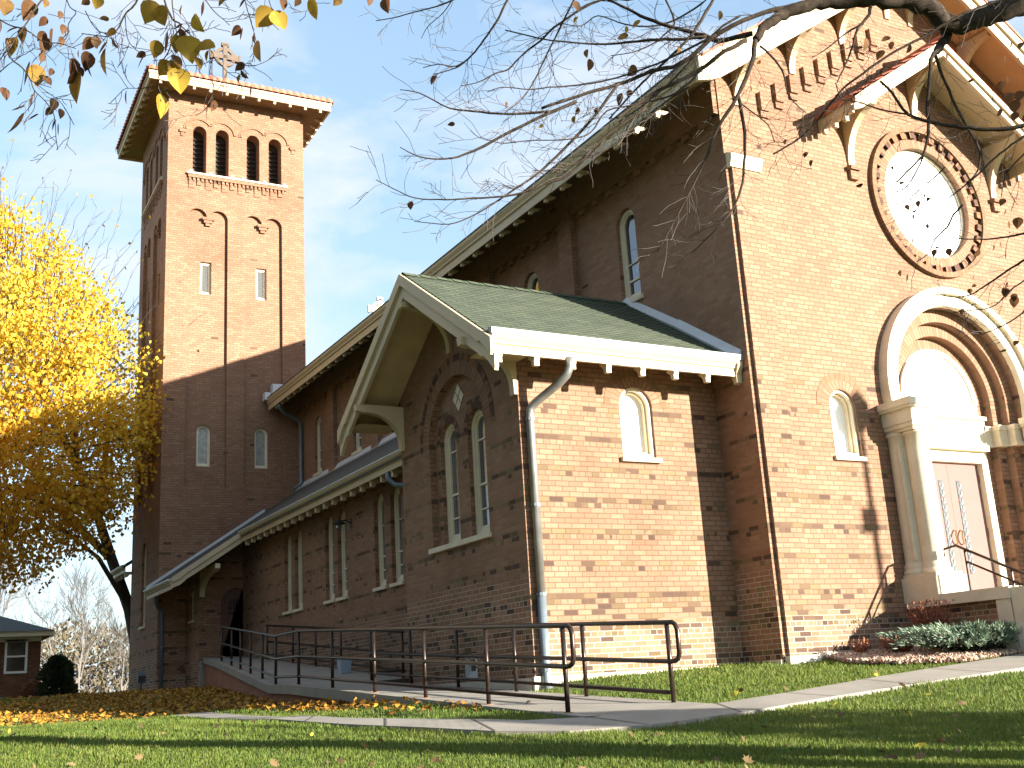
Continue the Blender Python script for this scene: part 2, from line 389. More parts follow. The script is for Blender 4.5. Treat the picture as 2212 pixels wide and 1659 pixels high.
_wc = {}
def window(parent, P, uc, z0, zs, hw, d, pane='glass', bars=(), fw=.055, sill=None, arched=True, fmat='frame', name='window', meet=(), fd=.07, lab=None):
    """arched sash window whose frame stands d behind the wall face; z relative to z0"""
    h = zs - z0
    key = (round(h, 3), round(hw, 3), pane, tuple(bars), fw, sill, arched, fmat, tuple(meet), fd)
    if key not in _wc:
        o = MB(); n = 14
        out = arch(0, hw + .012, -.012, h, n) if arched else rect(-hw - .012, hw + .012, -.012, h)
        inn = arch(0, hw - fw, fw * 1.3, h, n) if arched else rect(-hw + fw, hw - fw, fw * 1.3, h - fw)
        K = len(out)
        for k in range(K):
            a, b, c, e = out[k], out[(k + 1) % K], inn[(k + 1) % K], inn[k]
            o.face([(a[0], 0, a[1]), (b[0], 0, b[1]), (c[0], 0, c[1]), (e[0], 0, e[1])])
            o.face([(e[0], 0, e[1]), (c[0], 0, c[1]), (c[0], fd, c[1]), (e[0], fd, e[1])])
        # second, inner sash rim
        f2 = fw * .55; i2 = arch(0, hw - fw - f2, fw * 1.3 + f2 * 1.6, h, n) if arched else rect(-hw + fw + f2, hw - fw - f2, fw * 1.3 + f2 * 1.6, h - fw - f2)
        y2 = fd * .45
        for k in range(K):
            a, b, c, e = inn[k], inn[(k + 1) % K], i2[(k + 1) % K], i2[k]
            o.face([(a[0], y2, a[1]), (b[0], y2, b[1]), (c[0], y2, c[1]), (e[0], y2, e[1])])
            o.face([(e[0], y2, e[1]), (c[0], y2, c[1]), (c[0], fd, c[1]), (e[0], fd, e[1])])
        fr = o.mesh('window_frame'); fr.materials.append(M[fmat])
        pn = MB(); q = [(u, fd - .012, z) for u, z in inn]; pn.tess([q]); pm = pn.mesh('pane'); pm.materials.append(M[pane])
        bm_ = []
        for zb, th in list(bars) + list(meet):
            bb = MB(); bb.box(-hw + fw - .01, hw - fw + .01, y2 + .004, fd - .004, zb, zb + th); x = bb.mesh('glazing_bar'); x.materials.append(M[fmat]); bm_.append(x)
        sm = None
        if sill:
            sb = MB(); ow, oh, od = sill; sb.box(-hw - ow, hw + ow, -d - od, fd * .6, -.014 - oh, -.014); sm = sb.mesh('sill'); sm.materials.append(M['stone'])
        _wc[key] = (fr, pm, bm_, sm)
    fr, pm, bm_, sm = _wc[key]
    w = link(name, fr, parent, P.mat(uc, z0, d))
    link('pane', pm, w)
    for b in bm_: link('glazing_bar', b, w)
    if sm: link('sill', sm, w)
    if lab: w['label'] = lab
    return w

PY = Plane2((0, 0, 0), (1, 0, 0), (0, 1, 0))                 # facade, y = 0
def PX(x): return Plane2((x, 0, 0), (0, 1, 0), (1, 0, 0))    # side walls facing -X; u = world y
def PYat(y): return Plane2((0, y, 0), (1, 0, 0), (0, 1, 0))

# ------------------------------------------------------------------ ground
def lin(a, b, n): return [a + (b - a) * i / n for i in range(n + 1)]
xs = [-600, -300, -150, -80, -50] + lin(-36, -13, 14) + lin(-12.4, 9.6, 60) + lin(10, 40, 14) + [60, 100, 200, 400, 700]
ys = [-400, -200, -100, -60, -40] + lin(-30, -13, 9) + lin(-12.5, 8, 60) + lin(8.5, 36, 36) + [38, 41, 45, 52, 65, 90, 140, 260, 500, 900]
g = MB()
for y in ys:
    for x in xs: g.v.append((x, y, gz(x, y) + .018 * noise.noise(Vector((x * .6, y * .6, 0))) * (1 if -14 < y < 30 else 0)))
nx = len(xs)
for j in range(len(ys) - 1):
    for i in range(nx - 1): g.f.append((j * nx + i, j * nx + i + 1, (j + 1) * nx + i + 1, (j + 1) * nx + i))
tag(g.build('ground', M['lawn'], smooth=True), kind='structure')

def strip(mb, left, right, zo, side=.08, zfun=gz):
    n = len(left)
    P = lambda p: Vector((p[0], p[1], (p[2] if len(p) > 2 else zfun(p[0], p[1])) + zo))
    for k in range(n - 1):
        a, b, c, d = P(left[k]), P(right[k]), P(right[k + 1]), P(left[k + 1])
        mb.face([a, b, c, d])
        for p, q in ((a, d), (b, c)): mb.face([p, q, q - Vector((0, 0, side)), p - Vector((0, 0, side))])
def resample(pts, step=.35):
    out = []
    for a, b in zip(pts[:-1], pts[1:]):
        a, b = Vector(a), Vector(b); n = max(1, int((b - a).length / step))
        out += [tuple(a.lerp(b, i / n)) for i in range(n)]
    return out + [tuple(pts[-1])]
def pairs(L_, R_, per=6):
    l, r = [], []
    for k in range(len(L_) - 1):
        for i in range(per):
            l.append(tuple(Vector(L_[k]).lerp(Vector(L_[k + 1]), i / per))); r.append(tuple(Vector(R_[k]).lerp(Vector(R_[k + 1]), i / per)))
    return l + [tuple(L_[-1])], r + [tuple(R_[-1])]
walkL = [(9, -1.2), (4.5, -1.6), (2.24, -1.85), (-.84, -2.33), (-2.43, -2.66), (-3.4, -2.80), (-4.72, -2.66), (-5.2, -2.4), (-5.47, -1.9), (-5.78, -1.2), (-6.1, -.3), (-6.28, .8), (-6.2, 2.6), (-5.9, 5.8)]
walkR = [(9, -2.2), (4.5, -2.6), (2.3, -2.82), (-.93, -3.10), (-2.37, -3.26), (-3.68, -3.47), (-4.67, -3.49), (-5.3, -3.28), (-5.72, -2.8), (-6.1, -1.95), (-6.36, -.95), (-6.58, .4), (-6.6, 2.6), (-6.4, 5.8)]
sw = MB(); l, r = pairs(walkL, walkR); strip(sw, l, r, .035)
pv = sw.build('pavement', M['concrete']); pv.data.materials.append(M['joint']); tag(pv, kind='structure')
def joints(l, r, zo, step, parent=None):
    j = MB(); acc = 0
    for k in range(1, len(l)):
        m0 = (Vector(l[k - 1]) + Vector(r[k - 1])) / 2; m1 = (Vector(l[k]) + Vector(r[k])) / 2; acc += (m1 - m0).length
        if acc > step:
            acc = 0; a, b = Vector((*l[k][:2], 0)), Vector((*r[k][:2], 0)); d = (b - a).normalized().cross(Vector((0, 0, 1))) * .008
            za, zb = (gz(a.x, a.y) + zo, gz(b.x, b.y) + zo) if len(l[k]) < 3 else (l[k][2] + zo, r[k][2] + zo)
            a.z, b.z = za, zb; j.face([a - d, b - d, b + d, a + d])
    return j
_j = joints(l, r, .039, 1.15); i0 = len(pv.data.vertices)
import bmesh
_bm = bmesh.new(); _bm.from_mesh(pv.data)
for f in _j.f: nf = _bm.faces.new([_bm.verts.new(_j.v[q]) for q in f]); nf.material_index = 1
_bm.to_mesh(pv.data); _bm.free()
def poly_in(p, poly):
    x, y = p; c = False; n = len(poly)
    for i in range(n):
        x1, y1 = poly[i]; x2, y2 = poly[i - 1]
        if (y1 > y) != (y2 > y) and x < (x2 - x1) * (y - y1) / (y2 - y1) + x1: c = not c
    return c
walk_poly = walkL + walkR[::-1]

# ------------------------------------------------------------------ the church
XS, VX, VY0, VY1, VYC = 0.0, -3.237, .774, 4.478, 2.626
AW, YT, SL = -1.95, 19.1, .667
church = empty('church', (0, 0, 0), 'large red brick church with square bell tower, green roofed side wing and round arched windows', 'church')
WX, EX = 8.44, .90                     # nave width, eave overhang
ZR = 8.15 + SL * (4.22 + .90)          # ridge
def zroof(x): return 8.15 + SL * (min(x, 2 * 4.22 - x) + .90)

# facade wall -------------------------------------------------------
fac = MB()
ROSE = (4.21, 7.10); PRT = (4.21, 3.86)
circ = lambda c, r, n=40: [(c[0] + r * cos(2 * pi * k / n), c[1] + r * sin(2 * pi * k / n)) for k in range(n)]
wl = arch(1.67, .25, 2.79, 3.52); wr_ = arch(8.42 - 1.67, .25, 2.79, 3.52)
portal = arch(PRT[0], 1.43, .35, PRT[1], 28)
outer = [(0, -.3), (WX, -.3), (WX, zroof(WX) - .3), (4.22, ZR - .3), (0, zroof(0) - .3)]
wall(fac, PY, outer, [(wl, .2), (wr_, .2), (circ(ROSE, .95), .16), (portal, .14)])
# recessed orders of the portal
rr = [1.43, 1.24, 1.05, .86]
for k in range(3):
    o_, i_ = arch(PRT[0], rr[k], .35, PRT[1], 28), arch(PRT[0], rr[k + 1], .36, PRT[1], 28)
    wall(fac, PY, o_, [(i_, .14)], d=.14 * (k + 1))
# corner buttresses
for x0, x1 in ((.07, .57), (WX - .57, WX - .07)):
    fac.box(x0, x1, -.056, .02, -.3, 6.98)
facade = fac.build('facade_wall', M['brick'], church)
cp = MB()
for x0, x1 in ((.0, .62), (WX - .62, WX + .0)):
    prof = [(-.056, 6.95), (-.08, 6.95), (-.095, 7.0), (-.12, 7.06), (-.13, 7.14), (-.03, 7.19), (0.0, 7.19), (0.0, 6.95)]
    cp.prism([(x0 + .02, y, z) for y, z in prof], (x1 - x0 - .04, 0, 0))
    cp.build('buttress_cap', M['stone'], church); cp = MB()
# side wall of the nave, with pilasters
nave = MB(); P0 = PX(0)
NW = [2.53, 5.62, 8.6, 11.5, 14.45, 17.32]
holes = [(arch(y, .26, 5.80, 7.09), .2) for y in NW]
wall(nave, P0, [(0, -.3), (22.8, -.3), (22.8, 8.45), (0, 8.45)], holes)
for y in (4.0, 7.0, 9.95, 12.9, 15.85):
    nave.box(-.11, .0, y, y + .42, 4.0, 8.3)
for k in range(0, 44):                # corbel table under the eave
    y = .25 + .42 * k
    if y < 18.7: nave.box(-.07, .0, y, y + .16, 7.72, 7.82)
nave.box(-.09, .0, .02, 19.05, 7.82, 8.5)
nave.face([(WX, 0, -.3), (WX, 22.8, -.3), (WX, 22.8, 8.4), (WX, 0, 8.4)])
nave.face([(0, 22.8, -.3), (WX, 22.8, -.3), (WX, 22.8, zroof(WX) - .3), (4.22, 22.8, ZR - .3), (0, 22.8, zroof(0) - .3)])
nave.build('nave_wall', M['brick'], church)
for y in NW: window(church, P0, y, 5.80, 7.09, .26, .07, bars=((.33, .035), (.62, .02)), sill=(.05, .07, .05))
# plinths
pl = MB()
pl.box(.03, .56, -.10, 0, -.3, .10); pl.box(.56, 2.4, -.04, .02, -.3, .12); pl.box(-.04, .02, .0, VY0 - .05, -.3, .06)
pl.box(VX - .04, -.045, VY0 - .05, VY0 + .02, -.4, .03); pl.box(VX - .04, VX + .02, VY0 - .0, VY1, -.4, .02)
pl.build('plinth', M['plinth'], church)

# facade windows
for x in (1.67, 8.42 - 1.67):
    window(church, PY, x, 2.80, 3.52, .25, .035, pane='panel', sill=(.05, .06, .05), fw=.035, fd=.15)
for x in (1.67, 8.42 - 1.67):
    ab = MB(); ring(ab, PY, x, 3.52, .262, .40, n=18); ab.build('arch_ring', M['arch'], church)
    ab = MB(); ring(ab, PY, x, 3.52, .40, .50, n=18, d=-.006); ab.build('arch_ring', M['arch_buff'], church)
# rose window
rw = MB(); rw.tess([[PY(u, z, .12) for u, z in circ(ROSE, .96)]]); rose = rw.build('rose_window', M['panel'], church)
rm = MB()
for k in range(12):
    t = 2 * pi * k / 12; p = MB()
rf = MB(); ring(rf, PY, *ROSE, .91, .955, 0, 2 * pi, 48, d=.09, thick=.05); rf.build('frame', M['frame'], rose)
r1 = MB(); ring(r1, PY, *ROSE, .955, 1.10, 0, 2 * pi, 56); r1.build('arch_ring', M['arch'], church)
r2 = MB()
nd = 64
ring(r2, PY, *ROSE, 1.10, 1.22, 0, 2 * pi, 64, d=-.003)
for k in range(nd):                   # alternating projecting headers
    if k % 2: ring(r2, PY, *ROSE, 1.11, 1.215, 2 * pi * k / nd, 2 * pi * (k + 1) / nd, 1, d=-.05, thick=.055)
r2.build('dentil_ring', M['arch_dark'], church)
r3 = MB(); ring(r3, PY, *ROSE, 1.215, 1.30, 0, 2 * pi, 64, d=-.075, thick=.078); r3.build('moulding_ring', M['arch_buff'], church)
# stone arch of the portal
pa = MB()
ring(pa, PY, *PRT, 1.43, 1.62, -.18, pi + .18, 40, d=-.10, thick=.104); ring(pa, PY, *PRT, 1.62, 1.72, -.18, pi + .18, 40, d=-.17, thick=.174)
pa.build('portal_arch', M['stone'], church)
for k in range(3):
    q = MB(); ring(q, PY, *PRT, rr[k + 1] + .003, rr[k] - .003, 0, pi, 40, d=.14 * (k + 1) - .004); q.build('arch_ring', M['arch'], church)
ty = MB(); ty.tess([[PY(u, z, .40) for u, z in arch(PRT[0], .87, 3.30, PRT[1], 28)]]); tym = ty.build('tympanum', M['panel'], church)
tr_ = MB(); ring(tr_, PY, *PRT, .78, .86, 0, pi, 40, d=.37, thick=.03); tr_.build('moulding', M['stone'], tym); tr_ = MB(); tr_.box(PRT[0] - .012, PRT[0] + .012, .385, .40, 3.75, 4.02); tr_.box(PRT[0] - .08, PRT[0] + .08, .385, .399, 3.94, 3.965); tr_.build('cross_relief', M['stone'], tym)
en = MB()
en.box(3.35, 5.07, .30, .56, 3.42, 3.58); en.box(3.33, 5.09, .26, .56, 3.58, 3.64); en.box(3.35, 5.07, .33, .56, 3.18, 3.42); en.box(3.35, 5.07, .28, .56, 3.08, 3.18)
en.box(3.35, 3.49, .36, .56, .9, 3.08); en.box(4.93, 5.07, .36, .56, .9, 3.08); en.box(3.49, 4.93, .37, .56, 2.9, 3.08)
en.build('door_surround', M['stone'], church)
# red double door
for x0, x1, hs in ((3.49, 4.208, 1), (4.212, 4.93, -1)):
    dd = MB(); dd.box(x0, x1, .46, .52, .92, 2.9); dr = dd.build('door', M['door_red'], church)
    xg = x1 - .24 if hs > 0 else x0 + .16
    w_ = MB(); w_.box(xg, xg + .085, .452, .47, 1.18, 2.62); w_.build('pane', M['glass_grey'], dr)
    q = MB()
    for k in range(12):
        zc = 1.24 + .118 * k; q.tube([(xg + .043, .448, zc - .055), (xg + .08, .448, zc), (xg + .043, .448, zc + .055), (xg + .006, .448, zc), (xg + .043, .448, zc - .055)], .006, 4)
    q.build('lattice', M['white'], dr)
    hnd = MB(); xh = x1 - .07 if hs > 0 else x0 + .07
    hnd.tube([(xh, .46, 1.62), (xh, .41, 1.64), (xh - .03, .40, 1.70), (xh - .03, .40, 1.76), (xh, .41, 1.82), (xh, .46, 1.84)], .012, 6); hnd.build('handle', M['brass'], dr)
    hg = MB(); xq = x0 + .01 if hs > 0 else x1 - .01
    for z in (1.05, 1.75, 2.6): hg.box(xq - .012, xq + .012, .448, .465, z, z + .13)
    hg.build('hinge', M['door_red'], dr)
# capitals, columns and bases either side of the portal
for sgn in (1, -1):
    X = lambda x: x if sgn > 0 else 8.42 - x
    def bx(mb, x0, x1, *a):
        a0, a1 = sorted((X(x0), X(x1))); mb.box(a0, a1, *a)
    c = MB(); bx(c, 2.36, 2.92, -.60, 0, 3.48, 3.58); bx(c, 2.38, 2.90, -.58, 0, 3.44, 3.48)
    b0, b1 = sorted((X(2.42), X(2.86)))
    for t0, t1, z0, z1 in ((.0, .02, 3.24, 3.44), (.02, .05, 3.18, 3.24), (.05, .10, 3.13, 3.18)):
        c.box(b0 + t0, b1 - t0, -.55 + t0, 0, z0, z1)
    c.build('capital', M['stone'], church)
    for yy, xx in ((-.36, 2.66), (-.10, 2.60)):
        s_ = MB(); prof = [(.20, 1.10), (.22, 1.13), (.20, 1.17), (.185, 1.19), (.20, 1.22), (.175, 1.26)] + [(.170 - .012 * k / 8, 1.28 + 1.80 * k / 8) for k in range(9)] + [(.175, 3.09), (.185, 3.11), (.17, 3.13)]
        s_.lathe((X(xx), yy, 0), prof, 22); s_.build('column', M['stone'], church, smooth=True)
    b = MB(); bx(b, 2.345, 2.96, -.60, 0, .72, 1.06); bx(b, 2.39, 2.93, -.57, 0, 1.06, 1.11); b.build('column_base', M['stone'], church)
    q = MB(); bx(q, 2.50, 2.56, -.235, -.215, 1.22, 3.02); bx(q, 2.43, 2.50, -.225, -.205, 1.30, 2.95); q.build('jamb_moulding', M['stone'], church)
    for k in range(3):                # capitals on the brick orders
        q = MB(); r_o, r_i = rr[k], rr[k + 1]
        a, e = sorted((PRT[0] - sgn * (r_o - .01), PRT[0] - sgn * (r_i - .035)))
        q.box(a, e, .14 * k + .02, .14 * (k + 1) + .10, 3.42, 3.50); q.box(a + .01, e - .012, .14 * k + .04, .14 * (k + 1) + .10, 3.22, 3.42); q.box(a, e, .14 * k + .025, .14 * (k + 1) + .10, 3.16, 3.22); q.build('order_capital', M['stone'], church)
# gable: barge boards, brackets, small corbels
def slope_pts(x0, x1, zb): return zb + SL * (x1 - x0)
for sgn in (1, -1):
    X = lambda x: x if sgn > 0 else 8.44 - x
    b = MB(); zt = lambda x: 8.13 + SL * (x + .90)
    for y0, y1, t0, t1 in ((-.80, -.74, .0, .22), (-.755, -.70, .20, .47)):
        poly = [(X(-.98), zt(-.98) - t0), (X(4.22), zt(4.22) - t0), (X(4.22), zt(4.22) - t1), (X(-.6), zt(-.6) - t1), (X(-.75), zt(-.75) - t1 * .92), (X(-.98), zt(-.98) - t1 * .72)]
        b.prism([(x, y0, z) for x, z in poly], (0, y1 - y0, 0))
    b.build('barge_board', M['cream'], church)
    s_ = MB(); s_.face([(X(-.9), -.72, zt(-.9) - .24), (X(4.22), -.72, zt(4.22) - .24), (X(4.22), .02, zt(4.22) - .24), (X(-.9), .02, zt(-.9) - .24)]); s_.build('soffit', M['soffit'], church)
    for xb in (.36, 1.56, 2.76, 3.94):
        q = MB(); zf = 8.0 + SL * (xb - .34); zz = zt(xb) - .30
        n = 8; poly = [(0.0, zf), (-.03, zf)] + [(-.03 - .60 * (1 - cos(pi / 2 * k / n)), zf + .06 + (zz - zf - .16) * sin(pi / 2 * k / n)) for k in range(n + 1)] + [(-.66, zz), (0, zz + .02)]
        q.prism([(X(xb) - .055, y, z) for y, z in poly], (.11, 0, 0)); q.build('gable_bracket', M['cream'], church)
    for k in range(9):
        q = MB(); xk = .86 + .327 * k; zb = 7.92 + SL * (xk - .86)
        x0, x1 = sorted((X(xk - .075), X(xk + .075)))
        q.box(x0, x1, -.065, .0, zb + .10, zb + .40); q.box(x0 + .0, x1 - .0, -.035, .0, zb, zb + .10)
        q.build('corbel', M['brick'], church)
# nave roof
rf = MB()
for sgn in (1, -1):
    X = lambda x: x if sgn > 0 else 8.44 - x
    for y0, y1, xa in ((-.82, 19.06, -.92), (19.06, 22.9, .32)):
        rf.prism([(X(xa), y0, zroof(xa)), (X(4.22), y0, ZR), (X(4.22), y0, ZR - .05), (X(xa), y0, zroof(xa) - .05)], (0, y1 - y0, 0))
rf.tube([(4.22, -.84, ZR + .02), (4.22, 22.9, ZR + .02)], .09, 8)
rf.build('nave_roof', M['tile'], church)
def eave(parent, x, z0, y0, y1, h, name='eave_fascia', soff=None, mats=('cream', 'white')):
    e = MB(); e.prism([(x + .02, y0, z0), (x, y0, z0), (x - .005, y0, z0 + h * .45), (x - .035, y0, z0 + h * .52), (x - .04, y0, z0 + h * .62), (x - .075, y0, z0 + h * .82), (x - .085, y0, z0 + h), (x + .02, y0, z0 + h)], (0, y1 - y0, 0))
    f_ = e.build(name, M[mats[0]], parent)
    g_ = MB(); g_.box(x - .095, x + .03, y0 - .004, y1 + .004, z0 + h - .002, z0 + h + .022); g_.build('gutter', M[mats[1]], f_)
    return f_
eave(church, -.86, 7.86, -.73, 19.0, .31, mats=('cream', 'slate'))
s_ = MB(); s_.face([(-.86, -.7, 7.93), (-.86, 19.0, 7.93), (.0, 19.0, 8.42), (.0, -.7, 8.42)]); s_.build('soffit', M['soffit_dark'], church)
# eave brackets
def bracket_mesh(wd, ln, hh):
    b = MB(); poly = [(0, 0), (ln, 0), (ln, -.45 * hh), (ln - .012, -.5 * hh), (ln - .012, -.78 * hh), (ln - .065, -.8 * hh), (ln - .085, -.42 * hh), (ln * .66, -.32 * hh), (ln * .52, -.48 * hh), (ln * .36, -.62 * hh), (ln * .2, -.66 * hh), (.05, -hh), (0, -hh)]
    b.prism([(-wd / 2, -y, z) for y, z in poly], (wd, 0, 0)); me = b.mesh('eave_bracket'); me.materials.append(M['cream']); return me
RZ = Matrix.Rotation(-pi / 2, 4, 'Z')
def brackets(parent, me, pts, rot):
    for p in pts: link('eave_bracket', me, parent, Matrix.Translation(p) @ rot)
bt = MB(); bt.prism([(-.03, y, z) for y, z in [(0, 0), (-.24, 0), (-.24, -.06), (-.225, -.065), (-.225, -.12), (-.17, -.125), (-.14, -.07), (-.06, -.05), (0, -.01)]], (.06, 0, 0)); btm = bt.mesh('eave_bracket'); btm.materials.append(M['cream'])
brackets(church, btm, [(-.60, .45 + .53 * k, 7.925) for k in range(35)], RZ)

# canopy over the rose window ------------------------------------------------
def tile_field(mb, A, Bv, Cv, nw, nr, amp=.035, th=.03):
    """barrel tiles: A corner at eave, Bv along the eave, Cv up the slope"""
    A, Bv, Cv = Vector(A), Vector(Bv), Vector(Cv); nrm = Bv.cross(Cv).normalized()
    if nrm.z < 0: nrm = -nrm
    seg = 6
    for j in range(nr):
        for i in range(nw * seg):
            def q(ii, jj, lift):
                t = ii / (nw * seg); w = abs(sin(pi * ii / seg)) * amp
                return A + Bv * t + Cv * (jj / nr) + nrm * (w + lift)
            p0, p1 = q(i, j, th), q(i + 1, j, th); p2, p3 = q(i + 1, j + 1, .0), q(i, j + 1, .0)
            mb.face([p0, p1, p2, p3])
            b0, b1 = A + Bv * (i / (nw * seg)) + Cv * (j / nr), A + Bv * ((i + 1) / (nw * seg)) + Cv * (j / nr)
            mb.face([b0 - nrm * .01, b1 - nrm * .01, p1, p0])
can = MB()
CZ = lambda x: 8.16 + SL * (x - 2.01)
roofc = MB()
for sgn in (1, -1):
    X = lambda x: x if sgn > 0 else 8.44 - x
    tile_field(roofc, (X(1.93), -.80, CZ(1.93)), (0, .80, 0), (X(4.22) - X(1.93), 0, CZ(4.22) - CZ(1.93)), 5, 9)
    roofc.face([(X(1.93), -.80, CZ(1.93)), (X(4.22), -.80, CZ(4.22)), (X(4.22), 0, CZ(4.22)), (X(1.93), 0, CZ(1.93))])
roofc.tube([(4.22, -.84, CZ(4.22) + .03), (4.22, 0, CZ(4.22) + .03)], .07, 8)
canopy = roofc.build('canopy_roof', M['tile'], church)
for sgn in (1, -1):
    X = lambda x: x if sgn > 0 else 8.44 - x
    b = MB()
    for y0, y1, t0, t1 in ((-.79, -.73, -.0, .13), (-.75, -.70, .12, .26)):
        b.prism([(x, y0, z) for x, z in [(X(1.98), CZ(1.98) - t0), (X(4.22), CZ(4.22) - t0), (X(4.22), CZ(4.22) - t1), (X(2.15), CZ(2.15) - t1), (X(1.98), CZ(1.98) - t1 * .8)]], (0, y1 - y0, 0))
    b.build('barge_board', M['cream'], canopy)
    q = MB(); q.prism([(X(1.97), -.70, z) for z in ()] or [(X(1.97), -.70, CZ(1.97)), (X(2.02), -.70, CZ(2.02)), (X(2.02), -.70, CZ(2.02) - .26), (X(1.97), -.70, CZ(1.97) - .22)], (0, .69, 0)); q.build('eave_fascia', M['cream'], canopy)
    s_ = MB(); s_.face([(X(2.0), -.71, CZ(2.0) - .06), (X(4.22), -.71, CZ(4.22) - .06), (X(4.22), 0, CZ(4.22) - .06), (X(2.0), 0, CZ(2.0) - .06)]); s_.build('soffit', M['cream'], canopy)
    q = MB()
    for k in range(3): q.box(min(X(1.93), X(2.0)), max(X(1.93), X(2.0)), -.6 + .22 * k, -.54 + .22 * k, CZ(2.0) - .34, CZ(2.0) - .24)
    q.build('modillion', M['cream'], canopy)
    for xb, foot in ((2.56, 7.42),):
        q = MB(); zz = CZ(xb) - .20; n = 8
        poly = [(0, foot), (-.03, foot)] + [(-.03 - .58 * (1 - cos(pi / 2 * k / n)), foot + .05 + (zz - foot - .16) * sin(pi / 2 * k / n)) for k in range(n + 1)] + [(-.70, zz + .02), (0, zz + .04)]
        q.prism([(X(xb) - .06, y, z) for y, z in poly], (.12, 0, 0)); q.build('canopy_bracket', M['cream'], canopy)
        q = MB(); q.box(X(xb) - .10, X(xb) + .10, -.10, 0, foot - .07, foot); q.box(X(xb) - .08, X(xb) + .08, -.06, 0, foot - .22, foot - .07); q.build('corbel', M['brick'], canopy)
q = MB(); n = 8; zz = CZ(4.22) - .25; foot = zz - .78
q.prism([(4.22 - .06, y, z) for y, z in [(0, foot), (-.03, foot)] + [(-.03 - .58 * (1 - cos(pi / 2 * k / n)), foot + .05 + (zz - foot - .16) * sin(pi / 2 * k / n)) for k in range(n + 1)] + [(-.70, zz), (0, zz)]], (.12, 0, 0)); q.build('canopy_bracket', M['cream'], canopy)

# ------------------------------------------------------------------ side wing (vestibule)
EY, ZEV, TIPX = .16, 4.10, -3.96      # eave line y, eave z, gable tip x
VSL = (5.74 - ZEV) / (VYC - EY)
zv = lambda y: 5.74 - VSL * abs(y - VYC)
vw_ = MB(); PVY = PYat(VY0); PVX = PX(VX)
wv = arch(-1.40, .27, 2.79, 3.50)
wall(vw_, PVY, [(VX, -.4), (0, -.4), (0, zv(VY0) - .12), (VX, zv(VY0) - .12)], [(wv, .2)])
rec = arch(2.60, .88, 1.90, 3.39, 20)
wall(vw_, PVX, [(VY0, -.4), (VY1, -.4), (VY1, zv(VY1) - .1), (VYC, 5.64), (VY0, zv(VY0) - .1)], [(rec, .10), (rect(2.28, 2.74, .05, .40), .15)])
w1, w2 = arch(3.04, .26, 1.92, 3.43), arch(2.16, .26, 1.92, 3.43)
wall(vw_, PVX, rec, [(w1, .16), (w2, .16)], d=.10)
vw_.face([(VX, VY1, -.4), (0, VY1, -.4), (0, VY1, zv(VY1) - .1), (VX, VY1, zv(VY1) - .1)])
vw_.build('wing_wall', M['brick'], church)
for y in (3.04, 2.16):
    window(church, PVX, y, 1.93, 3.43, .26, .165, pane='glass_grey', bars=((.36, .022), (1.33, .022)), meet=((.70, .03),), fw=.065)
q = MB(); q.box(VX - .05, VX + .12, 1.68, 3.54, 1.84, 1.91); q.build('sill', M['stone'], church)
q = MB(); ring(q, PVX, 2.60, 3.39, .885, 1.08, 0, pi, 30); q.build('arch_ring', M['arch'], church)
q = MB(); ring(q, PVX, 2.60, 3.39, 1.08, 1.18, -.02, pi + .02, 30, d=-.008); q.build('arch_ring', M['arch_dark'], church)
for y in (3.04, 2.16): q = MB(); ring(q, PVX, y, 3.43, .262, .37, 0, pi, 18, d=.095); q.build('arch_ring', M['arch_dark'], church)
q = MB(); c0, zc, a, b = 2.64, 3.97, .17, .20
q.face([(VX + .09, c0 - a, zc), (VX + .09, c0, zc - b), (VX + .09, c0 + a, zc), (VX + .09, c0, zc + b)]); dia = q.build('diamond_tile', M['stone'], church)
q = MB(); q.tube([(VX + .088, c0 - a / 2, zc - b / 2), (VX + .088, c0 + a / 2, zc + b / 2)], .006, 4); q.tube([(VX + .088, c0 - a / 2, zc + b / 2), (VX + .088, c0 + a / 2, zc - b / 2)], .006, 4); q.build('joint', M['brick'], dia)
window(church, PVY, -1.40, 2.80, 3.50, .27, .035, pane='panel', sill=(.05, .06, .06), fw=.04, fd=.15)
q = MB(); ring(q, PVY, -1.40, 3.50, .275, .42, n=18); q.build('arch_ring', M['arch'], church)
q = MB(); ring(q, PVY, -1.40, 3.50, .42, .52, n=18, d=-.006); q.build('arch_ring', M['arch_buff'], church)
window(church, PVX, 2.51, .05, .39, .225, .05, pane='glass', arched=False, fmat='white', fw=.05, name='basement_window')
q = MB()
for k in range(7): q.box(VX - .006, VX + .01, 2.27 + .069 * k, 2.33 + .069 * k, .405, .60)
q.build('lintel', M['brick'], church)
# roof of the wing
rv = MB(); T = .10
for sgn in (1, -1):
    Y = lambda y: y if sgn > 0 else 2 * VYC - y
    a0, a1, b1, b0 = (TIPX, Y(EY), zv(EY)), (-.01, Y(EY), zv(EY)), (-.01, VYC, 5.74), (TIPX, VYC, 5.74)
    Ls = sqrt((VYC - EY) ** 2 + (5.74 - ZEV) ** 2)
    nrow = 27
    for k in range(nrow):             # courses of shingles, each lapping the one below
        def at(x, t, lift): y = EY + (VYC - EY) * t; return (x, Y(y), zv(y) + lift)
        t0, t1 = k / nrow, (k + 1) / nrow
        rv.face([at(TIPX, t0, .022), at(-.01, t0, .022), at(-.01, t1, .010), at(TIPX, t1, .010)], [(0, t0 * Ls + .001), (3.95, t0 * Ls + .001), (3.95, t1 * Ls - .001), (0, t1 * Ls - .001)])
        rv.face([at(TIPX, t0, .022), at(-.01, t0, .022), at(-.01, t0, .008), at(TIPX, t0, .008)], [(0, .0), (.001, 0), (.001, .001), (0, .001)])
    rv.prism([(TIPX, Y(EY), zv(EY) + .005), (TIPX, VYC, 5.745), (TIPX, VYC, 5.64), (TIPX, Y(EY), zv(EY) - .09)], (3.93, 0, 0))
nc = 15
